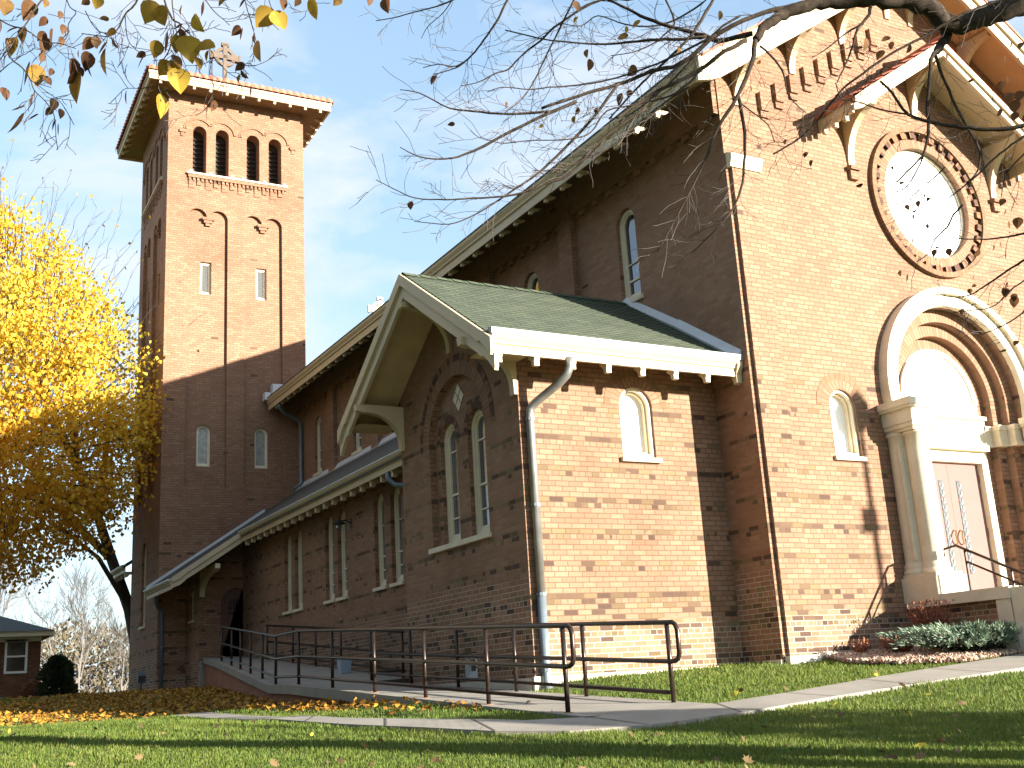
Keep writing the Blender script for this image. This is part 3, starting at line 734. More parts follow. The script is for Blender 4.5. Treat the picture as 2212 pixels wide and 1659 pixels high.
for k in range(nc):                   # ridge caps
    x0 = TIPX + 3.93 * k / nc; x1 = TIPX + 3.93 * (k + 1) / nc
    for s2 in (1, -1): rv.face([(x0, VYC, 5.775), (x1 + .02, VYC, 5.765), (x1 + .02, VYC + .13 * s2, 5.675), (x0, VYC + .13 * s2, 5.69)], [(0, .02), (.2, .02), (.2, .1), (0, .1)])
rv.build('wing_roof', M['shingle'], church)
for sgn in (1, -1):
    Y = lambda y: y if sgn > 0 else 2 * VYC - y
    b = MB()
    for x0, x1, t0, t1 in ((TIPX - .05, TIPX + .0, .0, .17), (TIPX - .005, TIPX + .05, .16, .36)):
        ye = EY - .14
        poly = [(Y(ye), zv(ye) - t0), (VYC, 5.74 - t0), (VYC, 5.74 - t1), (Y(ye + .42), zv(ye + .42) - t1), (Y(ye + .36), zv(ye + .36) - t1 - .02), (Y(ye + .28), zv(ye + .28) - t1 + .02), (Y(ye + .16), zv(ye + .16) - t1 + .0), (Y(ye + .02), zv(ye + .02) - t1 - .06), (Y(ye), zv(ye) - t1 - .0)]
        b.prism([(x0, y, z) for y, z in poly], (x1 - x0, 0, 0))
    b.build('barge_board', M['cream'], church)
    s_ = MB(); s_.face([(TIPX + .04, Y(EY), zv(EY) - .12), (TIPX + .04, VYC, 5.62), (VX + .01, VYC, 5.62), (VX + .01, Y(EY), zv(EY) - .12)]); s_.build('soffit', M['soffit'], church)
    # knee braces of the gable
    q = MB(); yb = Y(VY0 + .06); n = 9; zt_, zf = 4.24, 3.54
    poly = [(VX, zf), (VX - .05, zf)] + [(VX - .05 - .56 * (1 - cos(pi / 2 * k / n)), zf + .10 + (zt_ - zf - .22) * sin(pi / 2 * k / n)) for k in range(n + 1)] + [(TIPX + .04, zt_ - .12), (TIPX - .05, zt_ - .10), (TIPX - .06, zt_), (VX, zt_)]
    q.prism([(x, yb - .06, z) for x, z in poly], (0, .12, 0)); q.build('gable_bracket', M['cream'], church)
    q = MB(); q.face([(TIPX + .04, Y(EY), zv(EY) - .14), (VX, Y(EY), zv(EY) - .14), (VX, Y(VY0), zv(EY) - .14), (TIPX + .04, Y(VY0), zv(EY) - .14)]); q.build('soffit', M['soffit'], church)
q = MB(); zt_, zf = 5.30, 4.62; n = 9
poly = [(VX, zf), (VX - .05, zf)] + [(VX - .05 - .58 * (1 - cos(pi / 2 * k / n)), zf + .08 + (zt_ - zf - .16) * sin(pi / 2 * k / n)) for k in range(n + 1)] + [(TIPX - .05, zt_ - .07), (TIPX - .06, zt_), (VX, zt_ + .1)]
q.prism([(x, VYC - .055, z) for x, z in poly], (0, .11, 0)); q.build('gable_bracket', M['cream'], church)
# eave of the wing, facing the street
e = MB(); h = .22; y0 = EY + .02; z0 = 3.87
e.prism([(TIPX + .03, y, z) for y, z in [(y0 + .05, z0), (y0, z0), (y0 - .005, z0 + .10), (y0 - .03, z0 + .115), (y0 - .035, z0 + .14), (y0 - .07, z0 + .19), (y0 - .075, z0 + h), (y0 + .05, z0 + h)]], (-TIPX - .07, 0, 0)); fe = e.build('eave_fascia', M['cream'], church)
q = MB(); q.prism([(TIPX + .01, y, z) for y, z in [(y0 - .09, z0 + h), (y0 - .10, z0 + h + .075), (y0 - .02, z0 + h + .085), (y0 + .06, z0 + h + .03), (y0 + .06, z0 + h)]], (-TIPX + .03, 0, 0)); q.build('gutter', M['gutter'], fe)
s_ = MB(); s_.face([(TIPX + .04, EY + .05, 3.93), (-.01, EY + .05, 3.93), (-.01, VY0, 4.28), (TIPX + .04, VY0, 4.28)]); s_.build('soffit', M['soffit'], church)
bw = MB(); bw.prism([(-.037, y, z) for y, z in [(0, 0), (-.17, 0), (-.17, -.065), (-.158, -.07), (-.158, -.135), (-.10, -.14), (-.08, -.07), (-.03, -.03), (0, -.01)]], (.075, 0, 0)); bv = bw.mesh('eave_bracket'); bv.materials.append(M['cream'])
brackets(church, bv, [(x, EY + .195, 3.895) for x in (-3.80, -3.27, -2.735, -2.195, -1.655, -1.115, -.575)], Matrix.Identity(4))
q = MB(); q.prism([(-.10, y, z) for y, z in [(EY + .0, 3.78), (EY + .06, 3.76), (EY + .10, 3.85), (EY + .10, 4.1), (EY - .055, 4.1), (EY - .055, 4.02), (EY + .0, 3.9)]], (.09, 0, 0)); q.build('eave_return', M['cream'], church)
# flashing where the roofs meet the nave wall
for ya, yb, w in ((1.36, VYC + .04, .10), (EY - .04, 1.40, .115)):
    q = MB(); d_ = Vector((0, yb - ya, zv(yb) - zv(ya))); 
    q.prism([(-.10, ya, zv(ya) + .02), (-.115, ya, zv(ya) + .06), (.0 - .002, ya, zv(ya) + .06 + w), (-.002, ya, zv(ya) + .0)], d_); q.build('flashing', M['white'], church)
# downspout at the corner of the wing
def pipe(parent, pts, r, mat, name='downspout', straps=()):
    m_ = MB(); m_.tube(pts, r, 10); o = m_.build(name, M[mat], parent, smooth=True)
    if straps:
        for p in straps: q = MB(); q.tube([Vector(p) - Vector((0, 0, .02)), Vector(p) + Vector((0, 0, .02))], r * 1.18, 10); q.build('strap', M[mat], o)
    return o
xd, yd = -3.12, VY0 - .07
pipe(church, [(-2.80, EY + .02, 3.90), (-2.80, EY + .02, 3.78), (-2.83, EY + .06, 3.68), (-2.90, EY + .18, 3.58), (-3.07, yd - .06, 3.40), (-3.115, yd - .01, 3.33), (xd, yd, 3.24), (xd, yd, 1.02)], .055, 'galv', straps=((xd, yd, 3.2), (xd, yd, 2.1)))
pipe(church, [(xd, yd, 1.02), (xd, yd, .0), (xd - .02, yd - .05, -.14)], .057, 'galv_blue', straps=((xd, yd, 1.0), (xd, yd, .1)))

# ------------------------------------------------------------------ aisle
ZA0 = 5.61; za = lambda x: ZA0 + SL * x
ai = MB(); PA = PX(AW); AWN = [8.54, 7.74, 11.27, 10.53, 14.02, 13.28]
wall(ai, PA, [(VY1 - .02, -.3), (17.72, -.3), (17.72, za(AW) - .1), (VY1 - .02, za(AW) - .1)], [(arch(y, .25, 1.87, 3.40), .18) for y in AWN])
for k in range(26):
    y = 4.7 + .5 * k
    if y < 17.4: ai.box(AW - .05, AW, y, y + .22, 3.72, 3.9)
ai.build('aisle_wall', M['brick'], church)
for y in AWN: window(church, PA, y, 1.88, 3.40, .25, .08, pane='glass_grey', bars=((.30, .022), (1.15, .018)), meet=((.55, .03),), sill=(.05, .06, .05), fw=.06)
for y in AWN: q = MB(); ring(q, PA, y, 3.40, .255, .38, 0, pi, 16); q.build('arch_ring', M['arch'], church)
ar = MB()
ar.prism([(-2.47, VY1 + .02, za(-2.47)), (0.0, VY1 + .02, ZA0), (0.0, VY1 + .02, ZA0 - .1), (-2.47, VY1 + .02, za(-2.47) - .1)], (0, 16.2 - VY1, 0))
ar.prism([(-2.47, 16.2, za(-2.47)), (0.0, 16.2, ZA0), (0.0, 16.2, ZA0 - .1), (-2.47, 16.2, za(-2.47) - .1)], (0, 2.89, 0))
ar.prism([(-4.12, 16.2, za(-4.12)), (-2.47, 16.2, za(-2.47)), (-2.47, 16.2, za(-2.47) - .1), (-4.12, 16.2, za(-4.12) - .1)], (0, 2.89, 0))
ar.build('aisle_roof', M['slate'], church)
eave(church, -2.42, 3.74, VY1 + .02, 16.2, .235)
s_ = MB(); s_.face([(-2.40, VY1, 3.80), (-2.40, 16.2, 3.80), (AW, 16.2, za(AW) - .12), (AW, VY1, za(AW) - .12)]); s_.build('soffit', M['soffit'], church)
bw = MB(); bw.prism([(-.042, y, z) for y, z in [(0, 0), (-.30, 0), (-.30, -.07), (-.285, -.075), (-.285, -.15), (-.21, -.16), (-.18, -.09), (-.09, -.08), (-.05, -.03), (0, -.01)]], (.085, 0, 0)); ba = bw.mesh('eave_bracket'); ba.materials.append(M['cream'])
brackets(church, ba, [(-2.10, 6.35 + .505 * k, 3.785) for k in range(20)], RZ)
q = MB(); q.prism([(-.10, 6.5, za(-.10) + .01), (-.115, 6.5, za(-.1) + .045), (-.002, 6.5, ZA0 + .14), (-.002, 6.5, ZA0)], (0, 12.55, 0)); q.build('flashing', M['white'], church)
q = MB()
for xa, xb in ((-1.2, -.02), (-2.4, -1.2), (-4.1, -2.4)): q.prism([(xa, 19.06, za(xa) + .005), (xb, 19.06, za(xb) + .005), (xb, 19.06, za(xb) + .09), (xa, 19.06, za(xa) + .09)], (0, -.03, 0))
q.build('flashing', M['white'], church)
q = MB(); q.tube([(-2.30, 4.62, za(-2.30) + .05), (-1.2, 5.0, za(-1.2) + .05)], .05, 8); q.build('valley_flashing', M['white'], church)
pipe(church, [(-2.40, 7.0, 3.74), (-2.40, 7.0, 3.62), (-2.30, 6.9, 3.50), (-2.06, 6.3, 3.38), (-2.03, 6.1, 3.25), (-2.03, 6.05, .4)], .05, 'galv_blue')
pipe(church, [(-.80, 18.2, 7.88), (-.80, 18.2, 7.78), (-.62, 18.35, 7.66), (-.16, 18.5, 7.52), (-.08, 18.52, 7.40), (-.08, 18.52, ZA0 + .1), (-.3, 18.55, za(-.3) + .12)], .05, 'galv_blue')
# porch between the aisle and the tower
po = MB(); PP = PYat(17.7); PPX = PX(-3.06)
dA = arch(-2.12, .40, 1.06, 2.37, 16)
wall(po, PP, [(-3.06, -.2), (AW, -.2), (AW, za(AW) - .1), (-3.06, za(-3.06) - .1)], [(dA, .16)])
wall(po, PPX, [(17.7, -.2), (19.12, -.2), (19.12, za(-3.06) - .1), (17.7, za(-3.06) - .1)], [(arch(18.50, .20, 2.02, 2.66), .14)])
po.build('porch_wall', M['brick'], church)
q = MB(); ring(q, PP, -2.12, 2.37, .405, .60, 0, pi, 20); q.build('arch_ring', M['arch'], church)
window(church, PPX, 18.50, 2.03, 2.66, .20, .06, fw=.045, sill=(.04, .05, .04))
q = MB(); q.tess([[PP(u, z, .10) for u, z in dA]]); pd = q.build('door', M['door_dark'], church)
q = MB(); q.tess([[PP(u, z, .094) for u, z in arch(-2.12, .2, 2.10, 2.32, 10)]]); q.build('pane', M['glass'], pd)
q = MB(); 
for x in (-2.19, -2.12, -2.05): q.box(x - .01, x + .01, 17.786, 17.797, 2.10, 2.5)
for z in (2.2, 2.34): q.box(-2.32, -1.92, 17.786, 17.797, z, z + .02)
q.build('glazing_bar', M['door_dark'], pd)
b = MB()
for y0, y1, t0, t1 in ((16.12, 16.19, -.01, .12), (16.16, 16.22, .11, .27)):
    b.prism([(x, y0, za(x) - t) for x, t in ((-2.36, t0), (-4.10, t0), (-4.10, t1 * .9), (-3.9, t1 + .03), (-3.75, t1 - .01), (-3.6, t1), (-2.26, t1))], (0, y1 - y0, 0))
b.build('barge_board', M['cream'], church)
eave(church, -4.08, 2.62, 16.2, 19.05, .21)
s_ = MB(); s_.face([(-4.06, 16.22, za(-4.06) - .12), (-2.4, 16.22, za(-2.4) - .12), (-2.4, 19.08, za(-2.4) - .12), (-4.06, 19.08, za(-4.06) - .12)]); s_.build('soffit', M['soffit'], church)
q = MB(); n = 8
q.prism([(-3.06, y, z) for y, z in [(17.7, 2.55), (17.64, 2.55)] + [(17.64 - 1.25 * (1 - cos(pi / 2 * k / n)), 2.62 + .42 * sin(pi / 2 * k / n)) for k in range(n + 1)] + [(16.2, 3.10), (16.2, 3.22), (17.7, 3.22)]], (.12, 0, 0)); q.build('porch_bracket', M['cream'], church)
pipe(church, [(-3.98, 18.4, 2.64), (-3.98, 18.45, 2.54), (-3.80, 18.98, 2.40), (-3.70, 19.02, 2.30), (-3.68, 19.02, .28)], .05, 'galv_blue', straps=((-3.68, 19.02, 1.4),))
q = MB(); q.box(-3.05, -3.0, 17.60, 17.69, -.2, .98); q.box(-3.04, AW + .1, 17.55, 17.69, -.2, .9); q.build('plinth', M['concrete'], church)

# ------------------------------------------------------------------ bell tower
RT_ = -.0248; ct, st = cos(RT_), sin(RT_); XT, TW, TD = -3.783, 4.04, 4.14
def TP(a, b, z=0): return Vector((XT + a * ct - b * st, YT + a * st + b * ct, z))
PTF = Plane2(TP(0, 0), (ct, st, 0), (-st, ct, 0))                       # front
PTL = Plane2(TP(0, TD), (st, -ct, 0), (ct, st, 0))                      # left side; u runs towards the street
PTR = Plane2(TP(TW, 0), (-st, ct, 0), (-ct, -st, 0)); PTB = Plane2(TP(TW, TD), (-ct, -st, 0), (st, -ct, 0))
ZTOP = 17.62
tw = MB(); CC = 2.03
def panel(uc, hw=.565, zb=5.6, zs=13.50):
    r = .265; L_ = [(uc - hw, zb), (uc + hw, zb)]
    for c in (uc + hw - r, uc - hw + r):
        L_ += [(c + r * cos(pi * k / 12), zs + r * sin(pi * k / 12)) for k in range(13)]
    return L_
for P, zlow, blind in ((PTF, -.1, False), (PTL, -.1, True), (PTR, -.1, True), (PTB, -.1, True)):
    ops = [arch(u, .195, 14.86, 16.19, 12) for u in (.905, 1.565, 2.485, 3.155)]
    pans = [panel(1.18), panel(2.79)]
    hs = [(o_, .42) for o_ in ops] + [(p_, .10) for p_ in pans]
    wlow = arch(2.0, .33, 2.09, 4.05) if P is PTL else None
    if wlow: hs.append((wlow, .16))
    wall(tw, P, [(0, zlow), (TW, zlow), (TW, ZTOP), (0, ZTOP)] if P in (PTF, PTB) else [(0, zlow), (TD, zlow), (TD, ZTOP), (0, ZTOP)], hs)
    for uc, p_ in zip((1.18, 2.79), pans):
        inner = [(arch(uc - .04, .19, 6.21, 7.18, 12), .12), (rect(uc - .185, uc + .125, 11.20, 12.17), .14)] if not blind or P is PTL else []
        wall(tw, P, p_, inner, d=.10)
        # corbel between the two little arches
        for z0, z1, hw, pr in ((13.44, 13.52, .17, -.03), (13.36, 13.44, .12, .0), (13.28, 13.36, .07, .03)):
            a_ = P(uc - hw, z0, pr); Pm = P.mat(uc, 0, 0)
            b8 = MB(); b8.box(-hw, hw, pr, .098, z0, z1)
            i0 = len(tw.v); tw.v += [tuple(Pm @ Vector(v)) for v in b8.v]; tw.f += [tuple(i0 + k for k in f) for f in b8.f]
    Pm = P.mat(0, 0, 0); b8 = MB()
    for k in range(24):                # stepped corbel course under the belfry sill
        u = .60 + .12 * k
        b8.box(u, u + .06, -.05, .0, 14.60, 14.70)
        if k % 2 == 0: b8.box(u, u + .12, -.035, .0, 14.48, 14.60)
        if k % 4 == 0: b8.box(u, u + .18, -.022, .0, 14.38, 14.48)
    b8.box(.58, 3.48, -.07, 0, 14.70, 14.80)
    for u in (.36, 3.66): b8.box(u - .05, u + .13, -.05, 0, 16.10, 16.19); b8.box(u, u + .08, -.03, 0, 15.98, 16.10)
    i0 = len(tw.v); tw.v += [tuple(Pm @ Vector(v)) for v in b8.v]; tw.f += [tuple(i0 + k for k in f) for f in b8.f]
tower = tw.build('tower_wall', M['brick'], church)
for P in (PTR, PTB):
    for u in (.905, 1.565, 2.485, 3.155): v_ = MB(); v_.tess([[P(a_, z_, .40) for a_, z_ in arch(u, .20, 14.85, 16.19, 12)]]); v_.build('louvre', M['dark'], church)
for P in (PTF, PTL):
    b8 = MB(); b8.box(.55, 3.51, -.10, .0, 14.80, 14.85)
    for u in (.67, 1.235, 1.86, 2.19, 2.82, 3.43): b8.box(u - .045, u + .045, -.06, .0, 14.85, 14.93)
    b8.build('belfry_sill', M['plinth'], church, M=P.mat(0, 0, 0))
    for u in (.905, 1.565, 2.485, 3.155):
        v_ = MB(); v_.tess([[P(a_, z_, .40) for a_, z_ in arch(u, .20, 14.85, 16.19, 12)]]); lo = v_.build('louvre', M['dark'], church)  # dark sheet painted in place of the shaded belfry interior
        bl = MB(); Pm = P.mat(u, 0, 0)
        for k in range(9):
            z = 14.93 + .145 * k; q4 = [Pm @ Vector(t) for t in ((-.19, .33, z), (.19, .33, z), (.19, .395, z + .07), (-.19, .395, z + .07))]; bl.face(q4)
        bl.build('slat', M['dark'], lo)  # slats drawn in the same interior dark
    for r0, r1, d in ((.36, .405, -.035), (.415, .46, -.02)):
        q = MB()
        for k, u in enumerate((.885, 1.545, 2.505, 3.175)):
            hb = .33 if r1 < .41 else .33; al = math.acos(min(1, .335 / r1))
            a0, a1 = (0.06 if k in (1, 3) else al), (pi - .06 if k in (0, 2) else pi - al)
            ring(q, P, u, 16.22, r0, r1, a0, a1, 16, d=d, thick=.04)
            if k == 1: q.build('hood_mould', M['arch'], church); q = MB()
        q.build('hood_mould', M['arch'], church)
    for u in (1.18, 2.79):
        window(church, P, u - .04, 6.22, 7.18, .19, .16, pane='frost', fw=.04)
        window(church, P, u - .03, 11.21, 12.165, .15, .17, pane='curtain', fw=.04, arched=False)
window(church, PTL, 2.0, 2.10, 4.05, .33, .07, pane='glass', fw=.07, sill=(.06, .07, .05), bars=((.7, .03),))
q = MB(); ring(q, PTL, 2.0, 4.05, .335, .50, 0, pi, 16); q.build('arch_ring', M['arch'], church)
q = MB(); q.box(-.10, TW + .1, -.10, TD + .1, -.1, .30); q.build('plinth', M['concrete'], church, M=Matrix.Translation(TP(0, 0)) @ Matrix.Rotation(RT_, 4, 'Z'))
# tower roof
OV = .68; MT = Matrix.Translation(TP(0, 0)) @ Matrix.Rotation(RT_, 4, 'Z')
a0, a1, b0, b1, ze = -OV, TW + OV, -OV, TD + OV, 17.56
ap = Vector((TW / 2, TD / 2, ze + .48 * (TW / 2 + OV)))
tr = MB()
cs = [Vector((a0, b0, ze)), Vector((a1, b0, ze)), Vector((a1, b1, ze)), Vector((a0, b1, ze))]
seg = 6; nwt = 26; nr = 14
for k in range(4):
    A, Bc = cs[k], cs[(k + 1) % 4]; mid = (A + Bc) / 2; nrm = (Bc - A).cross(ap - A).normalized()
    for j in range(nr):
        t0, t1 = j / nr, (j + 1) / nr
        n_ = max(1, int(round(nwt * (1 - t0))))
        for i in range(n_ * seg):
            def q(ii, t, lift):
                w = (ii / (n_ * seg) - .5) * 2 * (1 - t0) ; w2 = max(-(1 - t), min(1 - t, w))
                base = mid.lerp(ap, t) + (Bc - A) / 2 * w2
                return base + (base - Vector((ap.x, ap.y, base.z))).normalized() * .05 + nrm * (abs(sin(pi * ii / seg)) * .06 + lift + .035)
            tr.face([q(i, t0, .04), q(i + 1, t0, .04), q(i + 1, t1, .01), q(i, t1, .01)])
            e0, e1 = q(i, t0, .04), q(i + 1, t0, .04)
            tr.face([q(i, t0, 0) - nrm * .0, q(i + 1, t0, 0), e1, e0]) if j else tr.face([Vector((e0.x, e0.y, ze - .01)), Vector((e1.x, e1.y, ze - .01)), e1, e0])
    hp = [A.lerp(ap, t / 12) + Vector((0, 0, .05)) for t in range(13)]
    tr.tube(hp, .08, 8)
troof = tr.build('tower_roof', M['tile'], church, M=MT)
fs = MB(); t_ = .05
for x0, x1, y0, y1 in ((a0, a1, b0, b0 + t_), (a0, a1, b1 - t_, b1), (a0, a0 + t_, b0 + t_, b1 - t_), (a1 - t_, a1, b0 + t_, b1 - t_)):
    fs.box(x0, x1, y0, y1, ze - .27, ze - .012)
for x0, x1, y0, y1 in ((a0 - .03, a1 + .03, b0 - .03, b0), (a0 - .03, a0, b0, b1), (a1, a1 + .03, b0, b1)): fs.box(x0, x1, y0, y1, ze - .10, ze - .02)
tf = fs.build('eave_fascia', M['cream'], church, M=MT)
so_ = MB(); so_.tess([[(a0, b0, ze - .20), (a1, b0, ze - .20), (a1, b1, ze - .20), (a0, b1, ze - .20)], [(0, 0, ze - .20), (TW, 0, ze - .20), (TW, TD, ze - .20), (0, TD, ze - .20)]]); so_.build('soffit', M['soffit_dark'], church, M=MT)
rb = MB(); rb.prism([(-.035, y, z) for y, z in [(-OV + .26, .002), (-OV + .03, .002), (-OV + .03, -.15), (-OV + .09, -.155), (-OV + .12, -.07), (-OV + .2, -.05), (-OV + .26, 0)]], (.07, 0, 0)); rbm = rb.mesh('eave_bracket'); rbm.materials.append(M['cream'])
for k in range(11): link('eave_bracket', rbm, church, MT @ Matrix.Translation((-.36 + .476 * k, 0, ze - .205)))
for k in range(10):
    link('eave_bracket', rbm, church, MT @ Matrix.Translation((0, .1 + .46 * k, ze - .205)) @ RZ)
    link('eave_bracket', rbm, church, MT @ Matrix.Translation((TW, .1 + .46 * k, ze - .205)) @ Matrix.Rotation(pi / 2, 4, 'Z'))
# cross on the tower
def celtic(parent, base, sc, rotz, mat):
    c = MB(); w, t = .060, .05
    def tri(poly): c.prism([(x, -t, z) for x, z in poly], (0, 2 * t, 0))
    tri([(-.20, 0), (.20, 0), (.15, .16), (-.15, .16)]); tri([(-.13, .16), (.13, .16), (w * .8, .55), (-w * .8, .55)])
    tri([(-w * .8, .55), (w * .8, .55), (w, 1.55), (-w, 1.55)]); tri([(-w - .04, 1.50), (w + .04, 1.50), (w + .04, 1.60), (-w - .04, 1.60)])
    for s_ in (1, -1):
        tri([(s_ * w, 1.10), (s_ * .38, 1.10 - .02), (s_ * .38, 1.24 + .02), (s_ * w, 1.24)]); tri([(s_ * .36, 1.05), (s_ * .42, 1.05), (s_ * .42, 1.29), (s_ * .36, 1.29)])
    n = 24
    for k in range(n):
        p = [(r * cos(2 * pi * kk / n), 1.17 + r * sin(2 * pi * kk / n)) for r, kk in ((.20, k), (.29, k), (.29, k + 1), (.20, k + 1))]
        c.prism([(x, -t * .7, z) for x, z in p], (0, 1.4 * t, 0))
    tri([(-.05, 1.12), (.05, 1.12), (.05, 1.22), (-.05, 1.22)])
    return c.build('roof_cross', M[mat], parent, M=Matrix.Translation(base) @ Matrix.Rotation(rotz, 4, 'Z') @ Matrix.Scale(sc, 4))
celtic(church, TP(TW / 2 + .1, TD / 2, ap.z - .12), 1.18, RT_, 'vcross')
celtic(church, (4.22, 22.7, ZR - .15), 1.05, 0, 'stone')
# flashing boxes beside the tower and a darker roof behind it
q = MB(); q.box(-.78, -.45, 18.85, 19.07, 8.30, 8.62); q.box(-1.02, -.86, 18.8, 19.05, 8.12, 8.34); q.build('flashing_box', M['white'], church)
q = MB(); q.prism([(.6, 25.0, 8.0), (.6, 27.2, 11.02), (.6, 29.4, 8.0)], (7.0, 0, 0)); q.build('rear_roof', M['slate'], church)
q = MB(); q.box(.8, 7.4, 25.2, 29.2, 0, 8.1); q.build('rear_wall', M['brick'], church)

# ------------------------------------------------------------------ front steps
stp = empty('front_steps', (2.4, -1.7, gz(2.4, -1.7)), 'concrete front steps and brick sided landing below the red double door', 'steps')
so0 = Vector(stp.location)
def rel(mb, name, mat, parent=None, root=None, **k):
    root = root or stp; mb.v = [tuple(Vector(v) - Vector(root.location)) for v in mb.v]
    return mb.build(name, mat, parent or root, **k)
q = MB(); q.box(2.36, 6.06, -1.70, .34, .65, .80); rel(q, 'landing', M['plinth'])
q = MB(); q.box(2.46, 5.96, -1.45, .02, -.3, .65); rel(q, 'brick_base', M['brick'])
for x in (2.38, 5.84): q = MB(); q.box(x, x + .20, -1.68, -1.46, -.3, .65); rel(q, 'corner_post', M['plinth'])
for x in (2.38, 5.84):
    q = MB(); q.prism([(x, -1.70, -.3), (x, -1.70, .78), (x, -1.95, .78), (x, -3.0, .05), (x, -3.0, -.4)], (.20, 0, 0)); rel(q, 'cheek_wall', M['plinth'])
for k in range(4): q = MB(); q.box(2.58, 5.84, -1.98 - .28 * k, -1.70 - .28 * k, -.35, .64 - .16 * k); rel(q, 'step', M['plinth'])
rl = empty('stair_railing', (2.6, -.9, .8), 'thin brown pipe handrail beside the church front door, sloping down the steps', 'railing')
q = MB(); q.tube([(2.6, -.60, 1.30), (2.6, -.60, 1.41), (2.6, -.80, 1.43), (2.6, -1.8, .93), (2.6, -2.9, .30)], .02, 6); rel(q, 'handrail', M['rail'], root=rl)
q = MB(); q.tube([(2.6, -.93, 1.20), (2.6, -1.8, .77), (2.6, -2.85, .14)], .016, 6); rel(q, 'lower_rail', M['rail'], root=rl)
for y, z0, z1 in ((-.93, .8, 1.35), (-1.6, .8, 1.03), (-2.7, -.05, .42)):
    q = MB(); q.tube([(2.6, y, z0), (2.6, y, z1)], .018, 6); rel(q, 'post', M['rail'], root=rl)

# ------------------------------------------------------------------ access ramp and its railings
rampL = [(-4.72, -2.68, gz(-4.72, -2.68) + .03), (-4.72, 5.35, .13), (-4.47, 7.25, .17), (-3.22, 15.3, .86), (-2.95, 17.55, 1.04)]
rampR = [(-3.40, -2.75, gz(-3.4, -2.75) + .03), (-3.40, 5.35, .13), (-2.02, 7.25, .17), (-1.98, 15.3, .86), (-1.98, 17.55, 1.04)]
ramp_o = empty('access_ramp', (-4.1, -2.7, gz(-4.1, -2.7)), 'long concrete wheelchair ramp with brown side wall rising along the church to the dark door', 'ramp')
l, r = pairs(rampL, rampR, 8)
q = MB()
for k in range(len(l) - 1):
    q.face([l[k], r[k], r[k + 1], l[k + 1]])
    q.face([r[k], r[k + 1], (r[k + 1][0], r[k + 1][1], -.6), (r[k][0], r[k][1], -.6)])
q.face([l[0], r[0], (r[0][0], r[0][1], -.7), (l[0][0], l[0][1], -.7)])
rd_ = rel(q, 'ramp_deck', M['concrete'], root=ramp_o); q = joints(l, r, .005, 1.5); rel(q, 'joint', M['joint'], parent=rd_, root=ramp_o)
q = MB()
for k in range(len(l) - 1):
    a, b = Vector(l[k]), Vector(l[k + 1]); dn = Vector((0, 0, .12)); ou = Vector((-.05, 0, 0)); inn = Vector((.12, 0, 0)); zz = Vector((0, 0, .012))
    q.face([a + ou + zz, b + ou + zz, b + inn + zz, a + inn + zz]); q.face([a + ou + zz, b + ou + zz, b + ou - dn, a + ou - dn]); q.face([a + ou - dn, b + ou - dn, b - dn, a - dn]); q.face([a + inn + zz, b + inn + zz, b + inn, a + inn])
rel(q, 'coping', M['concrete'], root=ramp_o)
q = MB()
for k in range(len(l) - 1):
    a, b = Vector(l[k]), Vector(l[k + 1]); q.face([a, b, (b.x, b.y, -.7), (a.x, a.y, -.7)])
rel(q, 'side_wall', M['stucco'], root=ramp_o)
def zr(y):
    for a, b in zip(rampL[:-1], rampL[1:]):
        if y <= b[1] or b is rampL[-1]: return a[2] + (b[2] - a[2]) * (max(y, a[1]) - a[1]) / (b[1] - a[1])
def xl(y, R, off):
    for a, b in zip(R[:-1], R[1:]):
        if y <= b[1] or b is R[-1]: return a[0] + (b[0] - a[0]) * (max(y, a[1]) - a[1]) / (b[1] - a[1]) + off
def railing(name, label, R, off, ys, yfar, H=.79):
    ro = empty(name, (xl(ys[0], R, off), ys[0], zr(ys[0])), label, 'railing', 'pipe railings of the access ramp')
    for y in ys:
        x, z = xl(y, R, off), zr(y); q = MB(); q.tube([(x, y, z - .03), (x, y, z + H)], .024, 8); p_ = rel(q, 'post', M['rail'], root=ro, smooth=True)
        f = MB(); f.lathe((x, y, z), [(.055, 0), (.055, .012), (.03, .016)], 10); rel(f, 'foot_plate', M['stucco'], parent=p_, root=ro)
    kn = sorted(set([ys[0]] + [a[1] for a in R[1:-1]] + [yfar]))
    kn = [k for k in kn if ys[0] <= k <= yfar]
    P = lambda y, h: Vector((xl(y, R, off), y, zr(y) + h))
    y0 = ys[0]; e = .16
    loop = [P(y0, H) + Vector((0, -e * .55, -.005)), P(y0, H) + Vector((0, -e * .85, -.03)), P(y0, H) + Vector((0, -e, -.085)), P(y0, .42) + Vector((0, -e, .07)), P(y0, .42) + Vector((0, -e * .85, .02)), P(y0, .42) + Vector((0, -e * .5, .0))]
    q = MB(); q.tube([P(y, H) for y in reversed(kn)] + loop + [P(y, .42) for y in kn], .024, 8); rel(q, 'handrail', M['rail'], root=ro, smooth=True)
    q = MB(); q.tube([P(y, .13) for y in kn], .020, 8); rel(q, 'bottom_rail', M['rail'], root=ro, smooth=True)
    return ro
railing('ramp_railing', 'dark brown pipe railing along the outer lawn side of the ramp', rampL, .08, [-2.2, -.66, .88, 2.40, 3.92, 5.35, 7.25, 8.75, 10.3, 11.8, 13.3, 15.2], 15.25)
railing('ramp_railing', 'dark brown pipe railing on the wall side of the ramp, beside the sunlit wing', rampR, -.10, [-2.28, -.75, .78, 2.33, 3.82, 5.3, 7.25, 8.75, 10.3, 11.8, 13.3, 15.2], 15.25)

